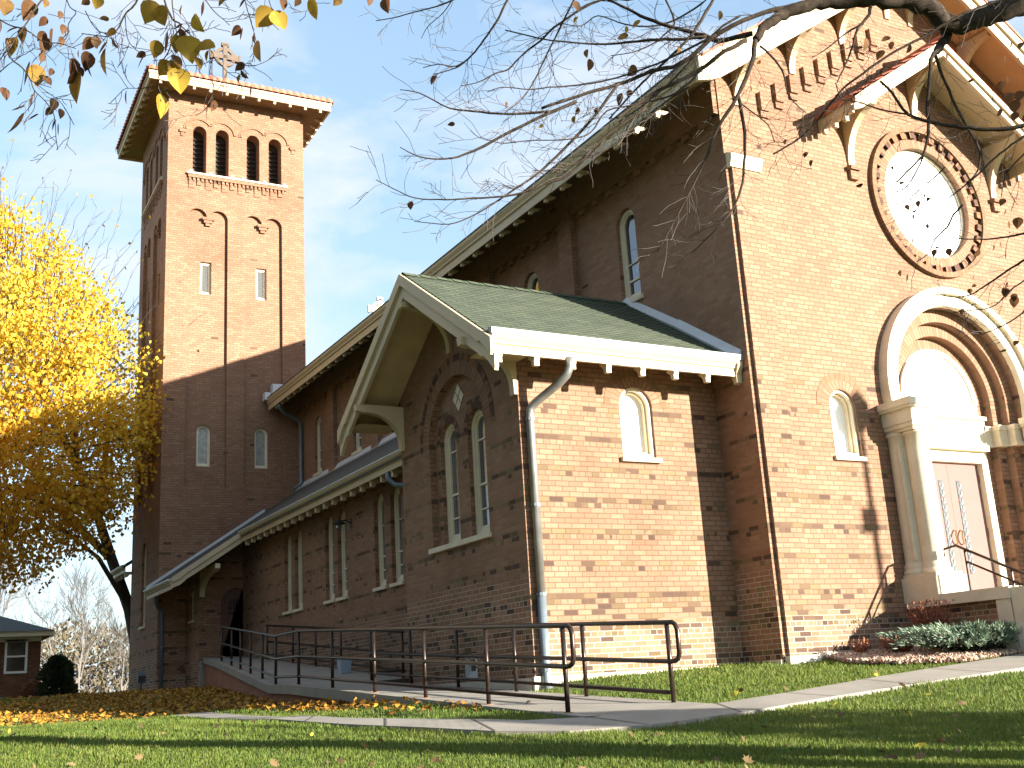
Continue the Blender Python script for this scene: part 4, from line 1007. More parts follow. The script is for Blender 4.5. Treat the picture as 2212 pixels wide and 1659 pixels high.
# wall lantern, flood light, pale box
def lantern():
    o = empty('wall_lantern', (AW, 10.0, 3.28), 'small dark wall lantern between the aisle window pairs', 'lamp')
    q = MB(); q.tube([(0, 0, 0), (-.10, 0, .06), (-.22, 0, .05)], .014, 6); q.box(-.01, .0, -.05, .05, -.10, .10); q.build('arm', M['black'], o)
    q = MB(); q.lathe((-.26, 0, 0), [(.02, .07), (.13, .0), (.125, -.02), (.05, -.03)], 12); q.build('lamp_shade', M['black'], o)
    q = MB(); q.lathe((-.26, 0, 0), [(.05, -.03), (.055, -.10), (.03, -.14)], 12); q.build('lamp_glass', M['glass_grey'], o)
lantern()
def flood():
    b = Vector((-4.2, 18.9, gz(-4.2, 18.9)))
    o = empty('flood_light', b, 'small grey flood light on a short post at the foot of the tower', 'lamp')
    q = MB(); q.tube([(0, 0, 0), (0, 0, .30)], .02, 6); q.build('post', M['black'], o)
    q = MB(); q.prism([(-.10, -.10, .28), (.10, -.10, .28), (.10, -.14, .46), (-.10, -.14, .46)], (0, .14, .10)); q.build('lamp_head', M['galv_blue'], o)
    q = MB(); q.face([(-.09, -.105, .29), (.09, -.105, .29), (.09, -.142, .45), (-.09, -.142, .45)]); q.build('lens', M['glass_grey'], o)
flood()
q = MB(); q.prism([(-.09, -.08, 0), (.09, -.08, 0), (.12, -.10, .26), (-.12, -.10, .26)], (0, .18, 0)); q.box(-.125, .125, -.105, .09, .26, .28)
tag(q.build('plastic_bin', M['bluebox'], loc=(-2.42, 9.3, zr(9.3))), 'pale blue grey bin standing on the ramp against the aisle wall', 'bin')

# ------------------------------------------------------------------ street lamp across the pavement (its shadow falls on the facade)
def street_lamp():
    b = (8.15, -10.3, gz(8.15, -10.3))
    o = empty('street_lamp', b, 'tall slim street lamp by the road to the right of the church front', 'street lamp')
    q = MB(); q.lathe((0, 0, 0), [(.11, 0), (.10, .4), (.06, .5), (.05, 6.2), (.03, 6.3)], 10); q.build('post', M['black'], o)
    q = MB(); q.box(-.20, .08, -.03, .03, 4.85, 5.2); q.build('notice_board', M['white'], o)
    q = MB(); q.lathe((0, 0, 6.3), [(.06, 0), (.17, .1), (.2, .4), (.05, .6)], 10); q.build('lamp_head', M['frost'], o)
street_lamp()

# ------------------------------------------------------------------ house on the left
def house():
    x1, y0 = -4.95, 32.4; z0 = gz(x1, y0)
    o = empty('brick_house', (x1, y0, z0), 'low brown brick house with dark hipped roof and white windows, left of the tower', 'house')
    def rl_(mb, name, mat, parent=None): return rel(mb, name, mat, parent=parent, root=o)
    q = MB(); PH = PYat(y0)
    hs = [rect(-6.12, -5.38, 1.34, 2.50), rect(-7.25, -6.38, .55, 2.45), rect(-9.6, -8.6, 1.3, 2.5)]
    wall(q, PH, [(-14, -.3), (x1, -.3), (x1, 2.72), (-14, 2.72)], [(h, .1) for h in hs])
    for a, b in (((x1, y0), (x1, y0 + 8)), ((-14, y0 + 8), (x1, y0 + 8)), ((-14, y0), (-14, y0 + 8))): q.face([(*a, -.3), (*b, -.3), (*b, 2.72), (*a, 2.72)])
    rl_(q, 'wall', M['brick_dark'])
    r_ = MB(); e = .38; ax0, ax1, ay0, ay1 = -14 - e, x1 + e, y0 - e, y0 + 8 + e
    rd = [(-10.5, y0 + 4, 4.4), (x1 - 3.6, y0 + 4, 4.4)]
    c = [(ax0, ay0, 2.76), (ax1, ay0, 2.76), (ax1, ay1, 2.76), (ax0, ay1, 2.76)]
    r_.face([c[0], c[1], rd[1], rd[0]]); r_.face([c[1], c[2], rd[1]]); r_.face([c[2], c[3], rd[0], rd[1]]); r_.face([c[3], c[0], rd[0]]); r_.face([(x, y, 2.72) for x, y, z in c])
    rl_(r_, 'roof', M['slate'])
    q = MB(); q.box(ax0, ax1, ay0 + .02, ay0 + .06, 2.58, 2.75); q.box(ax1 - .06, ax1 - .02, ay0 + .06, ay1, 2.58, 2.75); q.box(-14, x1, y0 - .03, y0, 2.42, 2.6); rl_(q, 'eave_fascia', M['frame'])
    for h in (hs[0], hs[2]):
        u0, z_, u1, z1 = h[0][0], h[0][1], h[2][0], h[2][1]
        f = MB()
        for b in ((u0, u0 + .07, z_, z1), (u1 - .07, u1, z_, z1), (u0 + .07, u1 - .07, z1 - .07, z1), (u0 + .07, u1 - .07, z_, z_ + .08), (u0 + .07, u1 - .07, (z_ + z1) / 2 - .03, (z_ + z1) / 2 + .03)): f.box(b[0], b[1], y0 - .03, y0 + .05, b[2], b[3])
        w = rl_(f, 'window', M['panel']); q = MB(); q.face([(u0, y0 + .04, z_), (u1, y0 + .04, z_), (u1, y0 + .04, z1), (u0, y0 + .04, z1)]); rl_(q, 'pane', M['glass'], w)
    u0, z_, u1, z1 = -7.25, .55, -6.38, 2.45
    f = MB()
    for b in ((u0, u0 + .1, z_, z1), (u1 - .12, u1, z_, z1), (u0 + .1, u1 - .12, z1 - .1, z1)): f.box(b[0], b[1], y0 - .04, y0 + .05, b[2], b[3])
    d = rl_(f, 'door', M['panel']); q = MB(); q.box(u0 + .1, u1 - .12, y0 + .02, y0 + .06, z_, z1 - .1); rl_(q, 'pane', M['glass'], d)
    q = MB(); q.box(-8.0, -6.1, y0 - 1.0, y0 - .01, z0 - .3, .55); q.box(-8.0, -6.0, y0 - 1.4, y0 - 1.0, z0 - .3, .36); rl_(q, 'door_step', M['concrete'])
house()

# ------------------------------------------------------------------ foliage builders
rnd = random.Random(11)
def rv(): 
    while True:
        v = Vector((rnd.uniform(-1, 1), rnd.uniform(-1, 1), rnd.uniform(-1, 1)))
        if .05 < v.length < 1: return v
class LeafBag:
    def __init__(s): s.v = []; s.f = []; s.t = []
    def leaf(s, p, a, b, tone, fold=.25):     # rhombic leaf folded along its rib; a = long axis, b = half width
        n = a.cross(b); n = n.normalized() * (b.length * fold) if n.length > 1e-9 else Vector((0, 0, 0)); i = len(s.v)
        m = p + a * .45
        s.v += [tuple(p), tuple(m + b + n), tuple(p + a), tuple(m - b + n)]
        s.f += [(i, i + 1, i + 2), (i, i + 2, i + 3)]; s.t += [tone, tone]
    def poly(s, pts, tone):
        i = len(s.v); s.v += [tuple(p) for p in pts]; s.f.append(tuple(range(i, i + len(pts)))); s.t.append(tone)
    def star(s, p, a, b, tone):               # lobed maple leaf
        n = a.cross(b).normalized() * (a.length * .12); i = len(s.v); pts = []
        for (x, y) in ((0, 0), (.35, .12), (.85, .22), (.62, .42), (.95, .75), (.45, .62), (.18, 1.05), (0, .62)): pts.append((x, y))
        out = [p + b * x + a * y + n * (abs(x)) for x, y in pts] + [p - b * x + a * y + n * abs(x) for x, y in pts[-2:0:-1]]
        s.v += [tuple(q) for q in out]; k = len(out); h = k // 2
        s.f += [tuple(i + j for j in range(h + 1 + 0)), tuple([i] + [i + j for j in range(h, k)])]; s.t += [tone, tone]
    def build(s, name, mat, parent=None, loc=None):
        if loc is not None: s.v = [(x - loc[0], y - loc[1], z - loc[2]) for x, y, z in s.v]
        me = bpy.data.meshes.new(name); me.from_pydata(s.v, [], s.f); tones(me, s.t); me.materials.append(mat); me.update()
        return link(name, me, parent)

def grow(mb, p, d, ln, r, depth, tips, spread=.55, up_=.12, n=4, kids=3, sides=5, minr=.004):
    pts = [p]; q = p.copy(); dd = d.normalized()
    for k in range(n):
        dd = (dd + rv() * .16 + Vector((0, 0, up_ * .5))).normalized(); q = q + dd * (ln / n); pts.append(q.copy())
    mb.tube(pts, [max(minr, r * (1 - .5 * k / n)) for k in range(n + 1)], sides if r > .03 else 3, cap=False)
    if depth == 0: tips.append((pts[-1], dd)); tips.append((pts[-2], dd)); return
    for c in range(kids):
        t = rnd.uniform(.35, 1); b = pts[min(n, int(t * n) + 0)] if c else pts[-1]
        nd = (dd + rv() * spread + Vector((0, 0, up_))).normalized()
        grow(mb, b, nd, ln * rnd.uniform(.6, .82), r * (.62 if c == 0 else .45), depth - 1, tips, spread, up_, n, kids, sides, minr)

# yellow maple beside the tower ------------------------------------------------
def maple():
    b = Vector((-2.7, 25.6, gz(-2.7, 25.6)))
    o = empty('maple_tree', b, 'golden yellow maple with leaning dark trunk, left of the bell tower', 'tree')
    t = MB(); tp = [b + Vector((0, 0, -.2)), Vector((-3.0, 25.5, 1.7)), Vector((-3.3, 25.4, 2.9)), Vector((-3.9, 25.2, 4.4)), Vector((-4.4, 24.8, 5.6)), Vector((-5.2, 24.0, 7.0))]
    t.tube(tp, [.27, .21, .18, .16, .14, .12], 9)
    for a, c, r in ((tp[3], Vector((-7.2, 23.0, 6.2)), .13), (tp[4], Vector((-4.6, 22.0, 8.2)), .12), (tp[2], Vector((-5.6, 23.2, 5.0)), .09), (tp[5], Vector((-7.6, 21.8, 10.4)), .12), (tp[5], Vector((-6.0, 22.5, 11.0)), .11), (tp[4], Vector((-9.6, 22.2, 8.0)), .10)):
        m = a.lerp(c, .5) + Vector((0, 0, .4)); t.tube([a, m, c], [r, r * .75, r * .5], 6)
    rel(t, 'trunk', M['bark'], root=o)
    # boughs fill an uneven crown
    cen = Vector((-8.3, 21.3, 7.9)); tw_ = MB(); lf = LeafBag()
    def inside(p):
        q = p - cen; h = q.z
        rx = 4.9 * (1 - .72 * (h / 7.3) ** 1.8) if h > 0 else 4.9 * (1 - (-h / 5.4) ** 2.4 * .45)
        return (q.x / rx) ** 2 + (q.y / (rx * .9)) ** 2 + (q.z / 7.2) ** 2 if h > 0 else (q.x / rx) ** 2 + (q.y / (rx * .9)) ** 2 + (q.z / 5.0) ** 4
    boughs = []
    while len(boughs) < 1300:
        p = cen + Vector((rnd.uniform(-5.2, 5.0), rnd.uniform(-4.6, 4.4), rnd.uniform(-5.0, 7.4)))
        k = inside(p)
        if k > 1: continue
        if noise.noise(p * .55 + Vector((3, 1, 7))) < -.34: continue
        if rnd.random() > .35 + .65 * k: continue
        boughs.append((p, k))
    for p, k in boughs:
        h = p.z - cen.z
        inw = (cen + Vector((.8, .6, -1.5)) - p); s0 = p + inw.normalized() * rnd.uniform(.7, 1.4)
        md = s0.lerp(p, .5) + rv() * .15
        tip = p + (p - s0) * .45 + rv() * .15
        tw_.tube([s0, md, p, tip], [.018, .013, .008, .003], 3, cap=False)
        dens = 56 if h < 3.5 else (44 if h < 5.6 else 22)
        if p.x - cen.x > 3.2 and h > .5: dens = int(dens * .5)
        warm = noise.noise(p * .35) * .25
        for _ in range(int(dens * rnd.uniform(.6, 1.3))):
            v = rv(); q = p + Vector((v.x * .62, v.y * .62, v.z * .42)) + (p - s0) * rnd.uniform(-.2, .25)
            a = Vector((rnd.gauss(0, .5), rnd.gauss(0, .5), -.75)).normalized() * rnd.uniform(.08, .14)
            bb = a.cross(rv()); bb = bb.normalized() * a.length * rnd.uniform(.38, .55)
            tone = min(1, max(0, .52 + warm + rnd.gauss(0, .2) - max(0, .5 - h) * .085))  # low leaves set more orange, warming the crown's shaded half
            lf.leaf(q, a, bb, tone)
    for k in range(110):                       # bare shoots beyond the leaves
        w = rnd.uniform(-1.1, 1.2); p = cen + Vector((w * 4.2, rnd.uniform(-2.5, 2.5), 0)); p.z = cen.z + max(.5, 6.3 * (1 - (w * .78) ** 2)) * rnd.uniform(.75, 1.0)
        d = Vector((w * .8 + rnd.gauss(0, .2), rnd.gauss(0, .25), 1.2)).normalized()
        q = [p + d * .34 * i + rv() * .07 for i in range(5)]; tw_.tube(q, [.008, .007, .005, .004, .002], 3, cap=False)
        for i in (2, 3, 4):
            s_ = q[i] + (d + rv() * .8).normalized() * rnd.uniform(.25, .5); tw_.tube([q[i], s_], [.006, .003], 3, cap=False)
            if rnd.random() < .22:
                a = rv().normalized() * .12; lf.leaf(s_, a, a.cross(rv()).normalized() * .05, rnd.random() * .5)
    rel(tw_, 'branches', M['twig'], root=o)
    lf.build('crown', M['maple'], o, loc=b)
maple()

# bare trees and a far wood on the left ---------------------------------------
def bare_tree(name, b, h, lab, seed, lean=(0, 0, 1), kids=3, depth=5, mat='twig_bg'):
    rnd.seed(seed); b = Vector(b)
    o = empty(name, b, lab, 'tree', 'bare trees beyond the house')
    t = MB(); d = Vector(lean).normalized(); p = b + d * h * .22
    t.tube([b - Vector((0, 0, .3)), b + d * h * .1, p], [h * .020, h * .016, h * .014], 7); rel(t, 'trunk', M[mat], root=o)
    t = MB(); tips = []
    for k in range(4): grow(t, p - d * h * .03 * k, (d + rv() * .8).normalized(), h * .25, h * .0075, depth - 1, tips, .75, .06, 4, kids, 4, .009)
    rel(t, 'crown', M[mat], root=o)
    return o
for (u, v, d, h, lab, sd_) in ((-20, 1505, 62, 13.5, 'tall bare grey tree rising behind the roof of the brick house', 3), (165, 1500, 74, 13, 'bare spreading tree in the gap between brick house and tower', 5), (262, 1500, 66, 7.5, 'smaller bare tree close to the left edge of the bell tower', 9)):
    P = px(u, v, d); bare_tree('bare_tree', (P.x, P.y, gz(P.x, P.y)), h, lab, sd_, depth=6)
def far_wood():
    rnd.seed(21); lf = LeafBag(); m = 0
    for k in range(70000):
        x = rnd.uniform(-45, 75); y = 118 + rnd.uniform(0, 22)
        hmax = 9.3 + 3.2 * noise.noise(Vector((x * .06, 0, 0))) + 2.6 * noise.noise(Vector((x * .25, 4, 0)))
        z = gz(x, y) - .5 + rnd.random() ** 1.25 * max(2, hmax)
        a = Vector((rnd.gauss(0, .4), rnd.gauss(0, .3), rnd.uniform(.3, 1.2))) * rnd.uniform(.3, .75); lf.leaf(Vector((x, y, z)), a, a.cross(rv()).normalized() * rnd.uniform(.06, .26), min(1, max(0, .45 + .6 * noise.noise(Vector((x * .15, z * .2, 1))) + rnd.gauss(0, .16))))
    o = lf.build('far_wood', M['treeline']); tag(o, 'pale tan autumn wood along the horizon behind the house and tower', 'wood', kind='stuff')
far_wood()

# evergreen bush and red shrub by the house -----------------------------------
def bush(name, b, w, h, n, mat, lab, cat, shape='cone', size=.10, seed=1, stem='bark'):
    rnd.seed(seed); b = Vector(b); o = empty(name, b, lab, cat); lf = LeafBag(); st_ = MB()
    for k in range(n):
        z = rnd.random() ** (1.25 if shape == 'cone' else .9); 
        rmax = (w * (1 - z) ** .75 * (.75 + .25 * min(1, z * 6)) + .03) if shape == 'cone' else w * sqrt(max(0, 1 - z * z))
        an = rnd.uniform(0, 2 * pi); rr_ = rmax * (rnd.random() ** .4) * (1 + .55 * noise.noise(Vector((cos(an) * 1.7, sin(an) * 1.7, z * 4 + seed))))
        p = b + Vector((rr_ * cos(an), rr_ * sin(an), z * h))
        a = (Vector((cos(an), sin(an), .7)) + rv() * .7).normalized() * size * rnd.uniform(.7, 1.4)
        lf.leaf(p, a, a.cross(rv()).normalized() * size * .3, min(1, max(0, .5 + .6 * noise.noise(p * 3) + rnd.gauss(0, .15))))
    for k in range(7):
        an = rnd.uniform(0, 6.3); st_.tube([b - Vector((0, 0, .1)), b + Vector((cos(an) * w * .3, sin(an) * w * .3, h * .45)), b + Vector((cos(an) * w * .4, sin(an) * w * .4, h * .8))], [.02, .012, .005], 4)
    rel(st_, 'stems', M[stem], root=o); lf.build('foliage', mat, o, loc=b); return o
P = px(122, 1500, 37); bush('evergreen_bush', (P.x, P.y, gz(P.x, P.y) - .12), .60, 1.42, 3200, M['evergreen'], 'dark loose evergreen bush beside the brick house', 'bush', 'dome', size=.15, seed=4)
P = px(72, 1500, 37.5); bush('red_shrub', (P.x, P.y, gz(P.x, P.y)), .42, .55, 1200, M['dryshrub'], 'small dull red shrub under the white window of the brick house', 'shrub', 'dome', .09, 6)

# planting bed in front of the church ------------------------------------------
def stems(name, b, w, h, n, lab, seed, tone=.5):
    rnd.seed(seed); b = Vector(b); o = empty(name, b, lab, 'shrub'); st_ = MB(); lf = LeafBag()
    for k in range(n):
        an = rnd.uniform(0, 2 * pi); r0 = rnd.random() * .06; d = Vector((cos(an) * rnd.random() * w, sin(an) * rnd.random() * w, h * rnd.uniform(.6, 1.05)))
        p0 = b + Vector((cos(an) * r0, sin(an) * r0, -.02)); pts = [p0 + d * t + Vector((0, 0, -.12 * h * t * t)) + rv() * .012 for t in (0, .35, .7, 1)]
        st_.tube(pts, [.005, .004, .003, .0015], 3, cap=False)
        for _ in range(4):
            q = pts[rnd.randint(1, 3)] + rv() * .03; a = (d.normalized() + rv()).normalized() * .045; lf.leaf(q, a, a.cross(rv()).normalized() * .012, min(1, max(0, rnd.gauss(tone, .25))))
    rel(st_, 'stems', M['dryshrub'], root=o); tones(o.children[0].data, [rnd.random() * .6 for _ in o.children[0].data.polygons]); lf.build('foliage', M['dryshrub'], o, loc=b); return o
stems('dry_shrub', (2.02, -.70, .10), .34, .66, 230, 'tall reddish dry shrub behind the green juniper, under the column base', 31, .35)
stems('dry_shrub', (1.45, -.62, .05), .26, .22, 130, 'low brown dry shrub on the stone mulch, left of the juniper', 33, .55)
stems('dry_shrub', (1.16, -.22, .06), .11, .22, 40, 'small pale dry stems against the brick at the bed corner', 34, .8)
def juniper():
    rnd.seed(41); b = Vector((2.15, -1.28, .06)); o = empty('juniper', b, 'low spreading blue green juniper beside the front steps', 'shrub'); lf = LeafBag(); st_ = MB()
    for k in range(230):
        an = rnd.uniform(0, 2 * pi); L_ = rnd.uniform(.4, 1.2); hh = rnd.uniform(.04, .27)
        d = Vector((cos(an) * L_, sin(an) * .48 * L_, hh)); b0 = b + Vector((rnd.uniform(-.35, .35), rnd.uniform(-.2, .2), 0))
        pts = [b0 + d * t + Vector((0, 0, .12 * sin(pi * t) - .03)) for t in (0, .25, .5, .75, 1)]
        st_.tube(pts, [.012, .010, .007, .005, .002], 3, cap=False)
        for _ in range(115):
            t = rnd.uniform(.15, 1); i = min(3, int(t * 4)); q = pts[i].lerp(pts[i + 1], t * 4 - i) + rv() * .05
            a = (d.normalized() + Vector((0, 0, .35)) + rv() * .75).normalized() * rnd.uniform(.04, .10)
            lf.leaf(q, a, a.cross(rv()).normalized() * .009, min(1, max(0, .45 + .35 * noise.noise(q * 4) + rnd.gauss(0, .18))))
    rel(st_, 'stems', M['twig'], root=o); lf.build('foliage', M['juniper'], o, loc=b)
juniper()
bed = [(.62, -.24), (.28, -.8), (.52, -1.45), (1.05, -1.92), (2.36, -1.78), (2.36, -.04), (.62, -.04)]
def gravel():
    rnd.seed(51); lf = LeafBag()
    lf.poly([(x, y, gz(x, y) + .030) for x, y in bed], .2)
    n = 0
    while n < 5200:
        x, y = rnd.uniform(.2, 2.4), rnd.uniform(-2.0, 0)
        if not poly_in((x, y), bed): continue
        n += 1; c = Vector((x, y, gz(x, y) + .035 + rnd.random() * .035)); r = rnd.uniform(.012, .028); t = rnd.random()
        a, e = rv().normalized() * r * 1.4, None; e = a.cross(rv()).normalized() * r; f = a.cross(e).normalized() * r * .7
        P6 = [c + a, c + e, c - a, c - e]
        for k in range(4):
            lf.poly([P6[k], P6[(k + 1) % 4], c + f], t); lf.poly([P6[k], P6[(k + 1) % 4], c - f], t)
    tag(lf.build('stone_mulch', M['gravel']), 'pinkish stone mulch in the planting bed along the church front', 'gravel', kind='stuff')
gravel()

# ------------------------------------------------------------------ lawn, litter and fallen leaves
ramp_poly = [(a[0] - .02, a[1]) for a in rampL] + [(a[0], a[1]) for a in rampR][::-1]
def free(x, y):
    if poly_in((x, y), walk_poly) or poly_in((x, y), ramp_poly) or poly_in((x, y), bed): return False
    if x > -3.30 and y > .72 or x > -.02 and y > -.05 or x > .0 and x < .6 and y > -.25: return False
    if x > -3.25 and y > .6: return False
    if x > 2.3 and -3.2 < y < .1 and x < 6.1: return False
    if y > 17 and x > -3.95: return False
    return True
def in_view(p, m=60):
    d = p - CP; f = d.dot(FW)
    if f < .5: return None
    u = 1106 + FPX * d.dot(RT) / f; v = 829.5 - FPX * d.dot(UP) / f
    return f if -m < u < 2212 + m and v < 1659 + 90 else None
def litter_at(x, y):
    if y > 18.9 and x > -4 or x > -4.76 + max(0, (y - 5.35) * .155): return 0
    if y < 5.6: return 0 if x < -5.62 else .30 + .13 * (y + 1)
    e = 5.0 + .6 * noise.noise(Vector((x * .5, 0, 0))) + max(0, (-8.5 - x)) * .22
    k = min(1, max(0, (y - e) / 1.2))
    if y > 12 and x < -6.5: k *= max(.1, 1 - (y - 12) / 4)
    return k
def grass():
    rnd.seed(61); lf = LeafBag(); n = 0; tries = 0
    while n < 230000 and tries < 1100000:
        tries += 1
        f = 6.6 + 24 * rnd.random() ** 2.6; s_ = rnd.uniform(-.50, .50)
        p = CP + Vector((FW.x, FW.y, 0)).normalized() * f + Vector((RT.x, RT.y, 0)).normalized() * f * s_
        x, y = p.x, p.y
        if not free(x + rnd.gauss(0, .03), y + rnd.gauss(0, .03)) or rnd.random() < litter_at(x, y) * .9: continue
        z = gz(x, y) + .018 * noise.noise(Vector((x * .6, y * .6, 0)))
        P_ = Vector((x, y, z))
        if in_view(P_) is None: continue
        n += 1
        cl = noise.noise(Vector((x * 2.2, y * 2.2, 3))); big = noise.noise(Vector((x * .45, y * .45, 9)))
        h = (.030 + .012 * cl) * rnd.uniform(.6, 1.4) * (1 + max(0, f - 9) * .05)
        an = rnd.uniform(0, 2 * pi); le = rnd.uniform(.1, .75); w = rnd.uniform(.0022, .0038) * (1 + max(0, f - 8) * .11)
        tip = P_ + Vector((cos(an) * le * h, sin(an) * le * h, h)); s2 = Vector((-sin(an), cos(an), 0)) * w; mid = P_.lerp(tip, .5) + Vector((0, 0, h * .12))
        tone = .42 + .35 * cl * .6 + .25 * big + rnd.gauss(0, .14)
        if rnd.random() < .05: tone = .95
        lf.v += [tuple(P_ - s2), tuple(P_ + s2), tuple(mid + s2 * .8), tuple(mid - s2 * .8), tuple(tip)]; i = len(lf.v) - 5
        lf.f += [(i, i + 1, i + 2, i + 3), (i + 3, i + 2, i + 4)]; tone = min(1, max(0, tone)); lf.t += [tone, tone]
    tag(lf.build('grass', M['blade']), 'short green lawn grass in front of the church', 'grass', kind='stuff')
grass()
def litter():
    rnd.seed(71); lf = LeafBag(); n = 0; tries = 0
    while n < 13500 and tries < 400000:
        tries += 1
        x, y = rnd.uniform(-15, -3.0), rnd.uniform(-1.2, 19)
        if rnd.random() > litter_at(x, y): continue
        n += 1; z = gz(x, y) + .02 + rnd.random() * .07
        a = Vector((rnd.gauss(0, 1), rnd.gauss(0, 1), rnd.gauss(0, .45))).normalized() * rnd.uniform(.05, .088); lf.leaf(Vector((x, y, z)), a, a.cross(Vector((rnd.gauss(0, .5), rnd.gauss(0, .5), 1))).normalized() * a.length * .5, min(1, max(0, rnd.gauss(.42, .24))), .4)
    tag(lf.build('leaf_litter', M['litter']), 'thick drift of orange brown fallen leaves along the ramp wall and tower', 'fallen leaves', kind='stuff')
litter()
def fallen():
    rnd.seed(81); meshes = []
    for k in range(5):
        lf = LeafBag(); a = Vector((0, .085, .01)); lf.star(Vector((0, 0, 0)), a, Vector((.075, 0, .012 * k)), .15 + .2 * k)
        me = bpy.data.meshes.new('fallen_leaf'); me.from_pydata(lf.v, [], lf.f); tones(me, lf.t); me.materials.append(M['dryleaf' if k < 4 else 'maple']); meshes.append(me)
    n = 0; tries = 0
    while n < 150 and tries < 5000:
        tries += 1
        f = 7.2 + 9 * rnd.random() ** 1.5; s_ = rnd.uniform(-.48, .48)
        p = CP + Vector((FW.x, FW.y, 0)).normalized() * f + Vector((RT.x, RT.y, 0)).normalized() * f * s_
        if not free(p.x, p.y) and rnd.random() < .9: continue
        if in_view(Vector((p.x, p.y, gz(p.x, p.y)))) is None: continue
        n += 1; sc = rnd.uniform(.34, .66)
        Mx = Matrix.Translation((p.x, p.y, gz(p.x, p.y) + .045)) @ Matrix.Rotation(rnd.uniform(0, 6.28), 4, 'Z') @ Matrix.Rotation(rnd.gauss(.2, .5), 4, 'X') @ Matrix.Rotation(rnd.gauss(0, .5), 4, 'Y') @ Matrix.Scale(sc, 4)
        o = link('fallen_leaf', rnd.choice(meshes[:4] if rnd.random() < .88 else meshes[4:]), M=Mx); tag(o, 'dry curled leaf lying loose on the lawn grass', 'leaf', 'fallen leaves scattered on the lawn')
fallen()

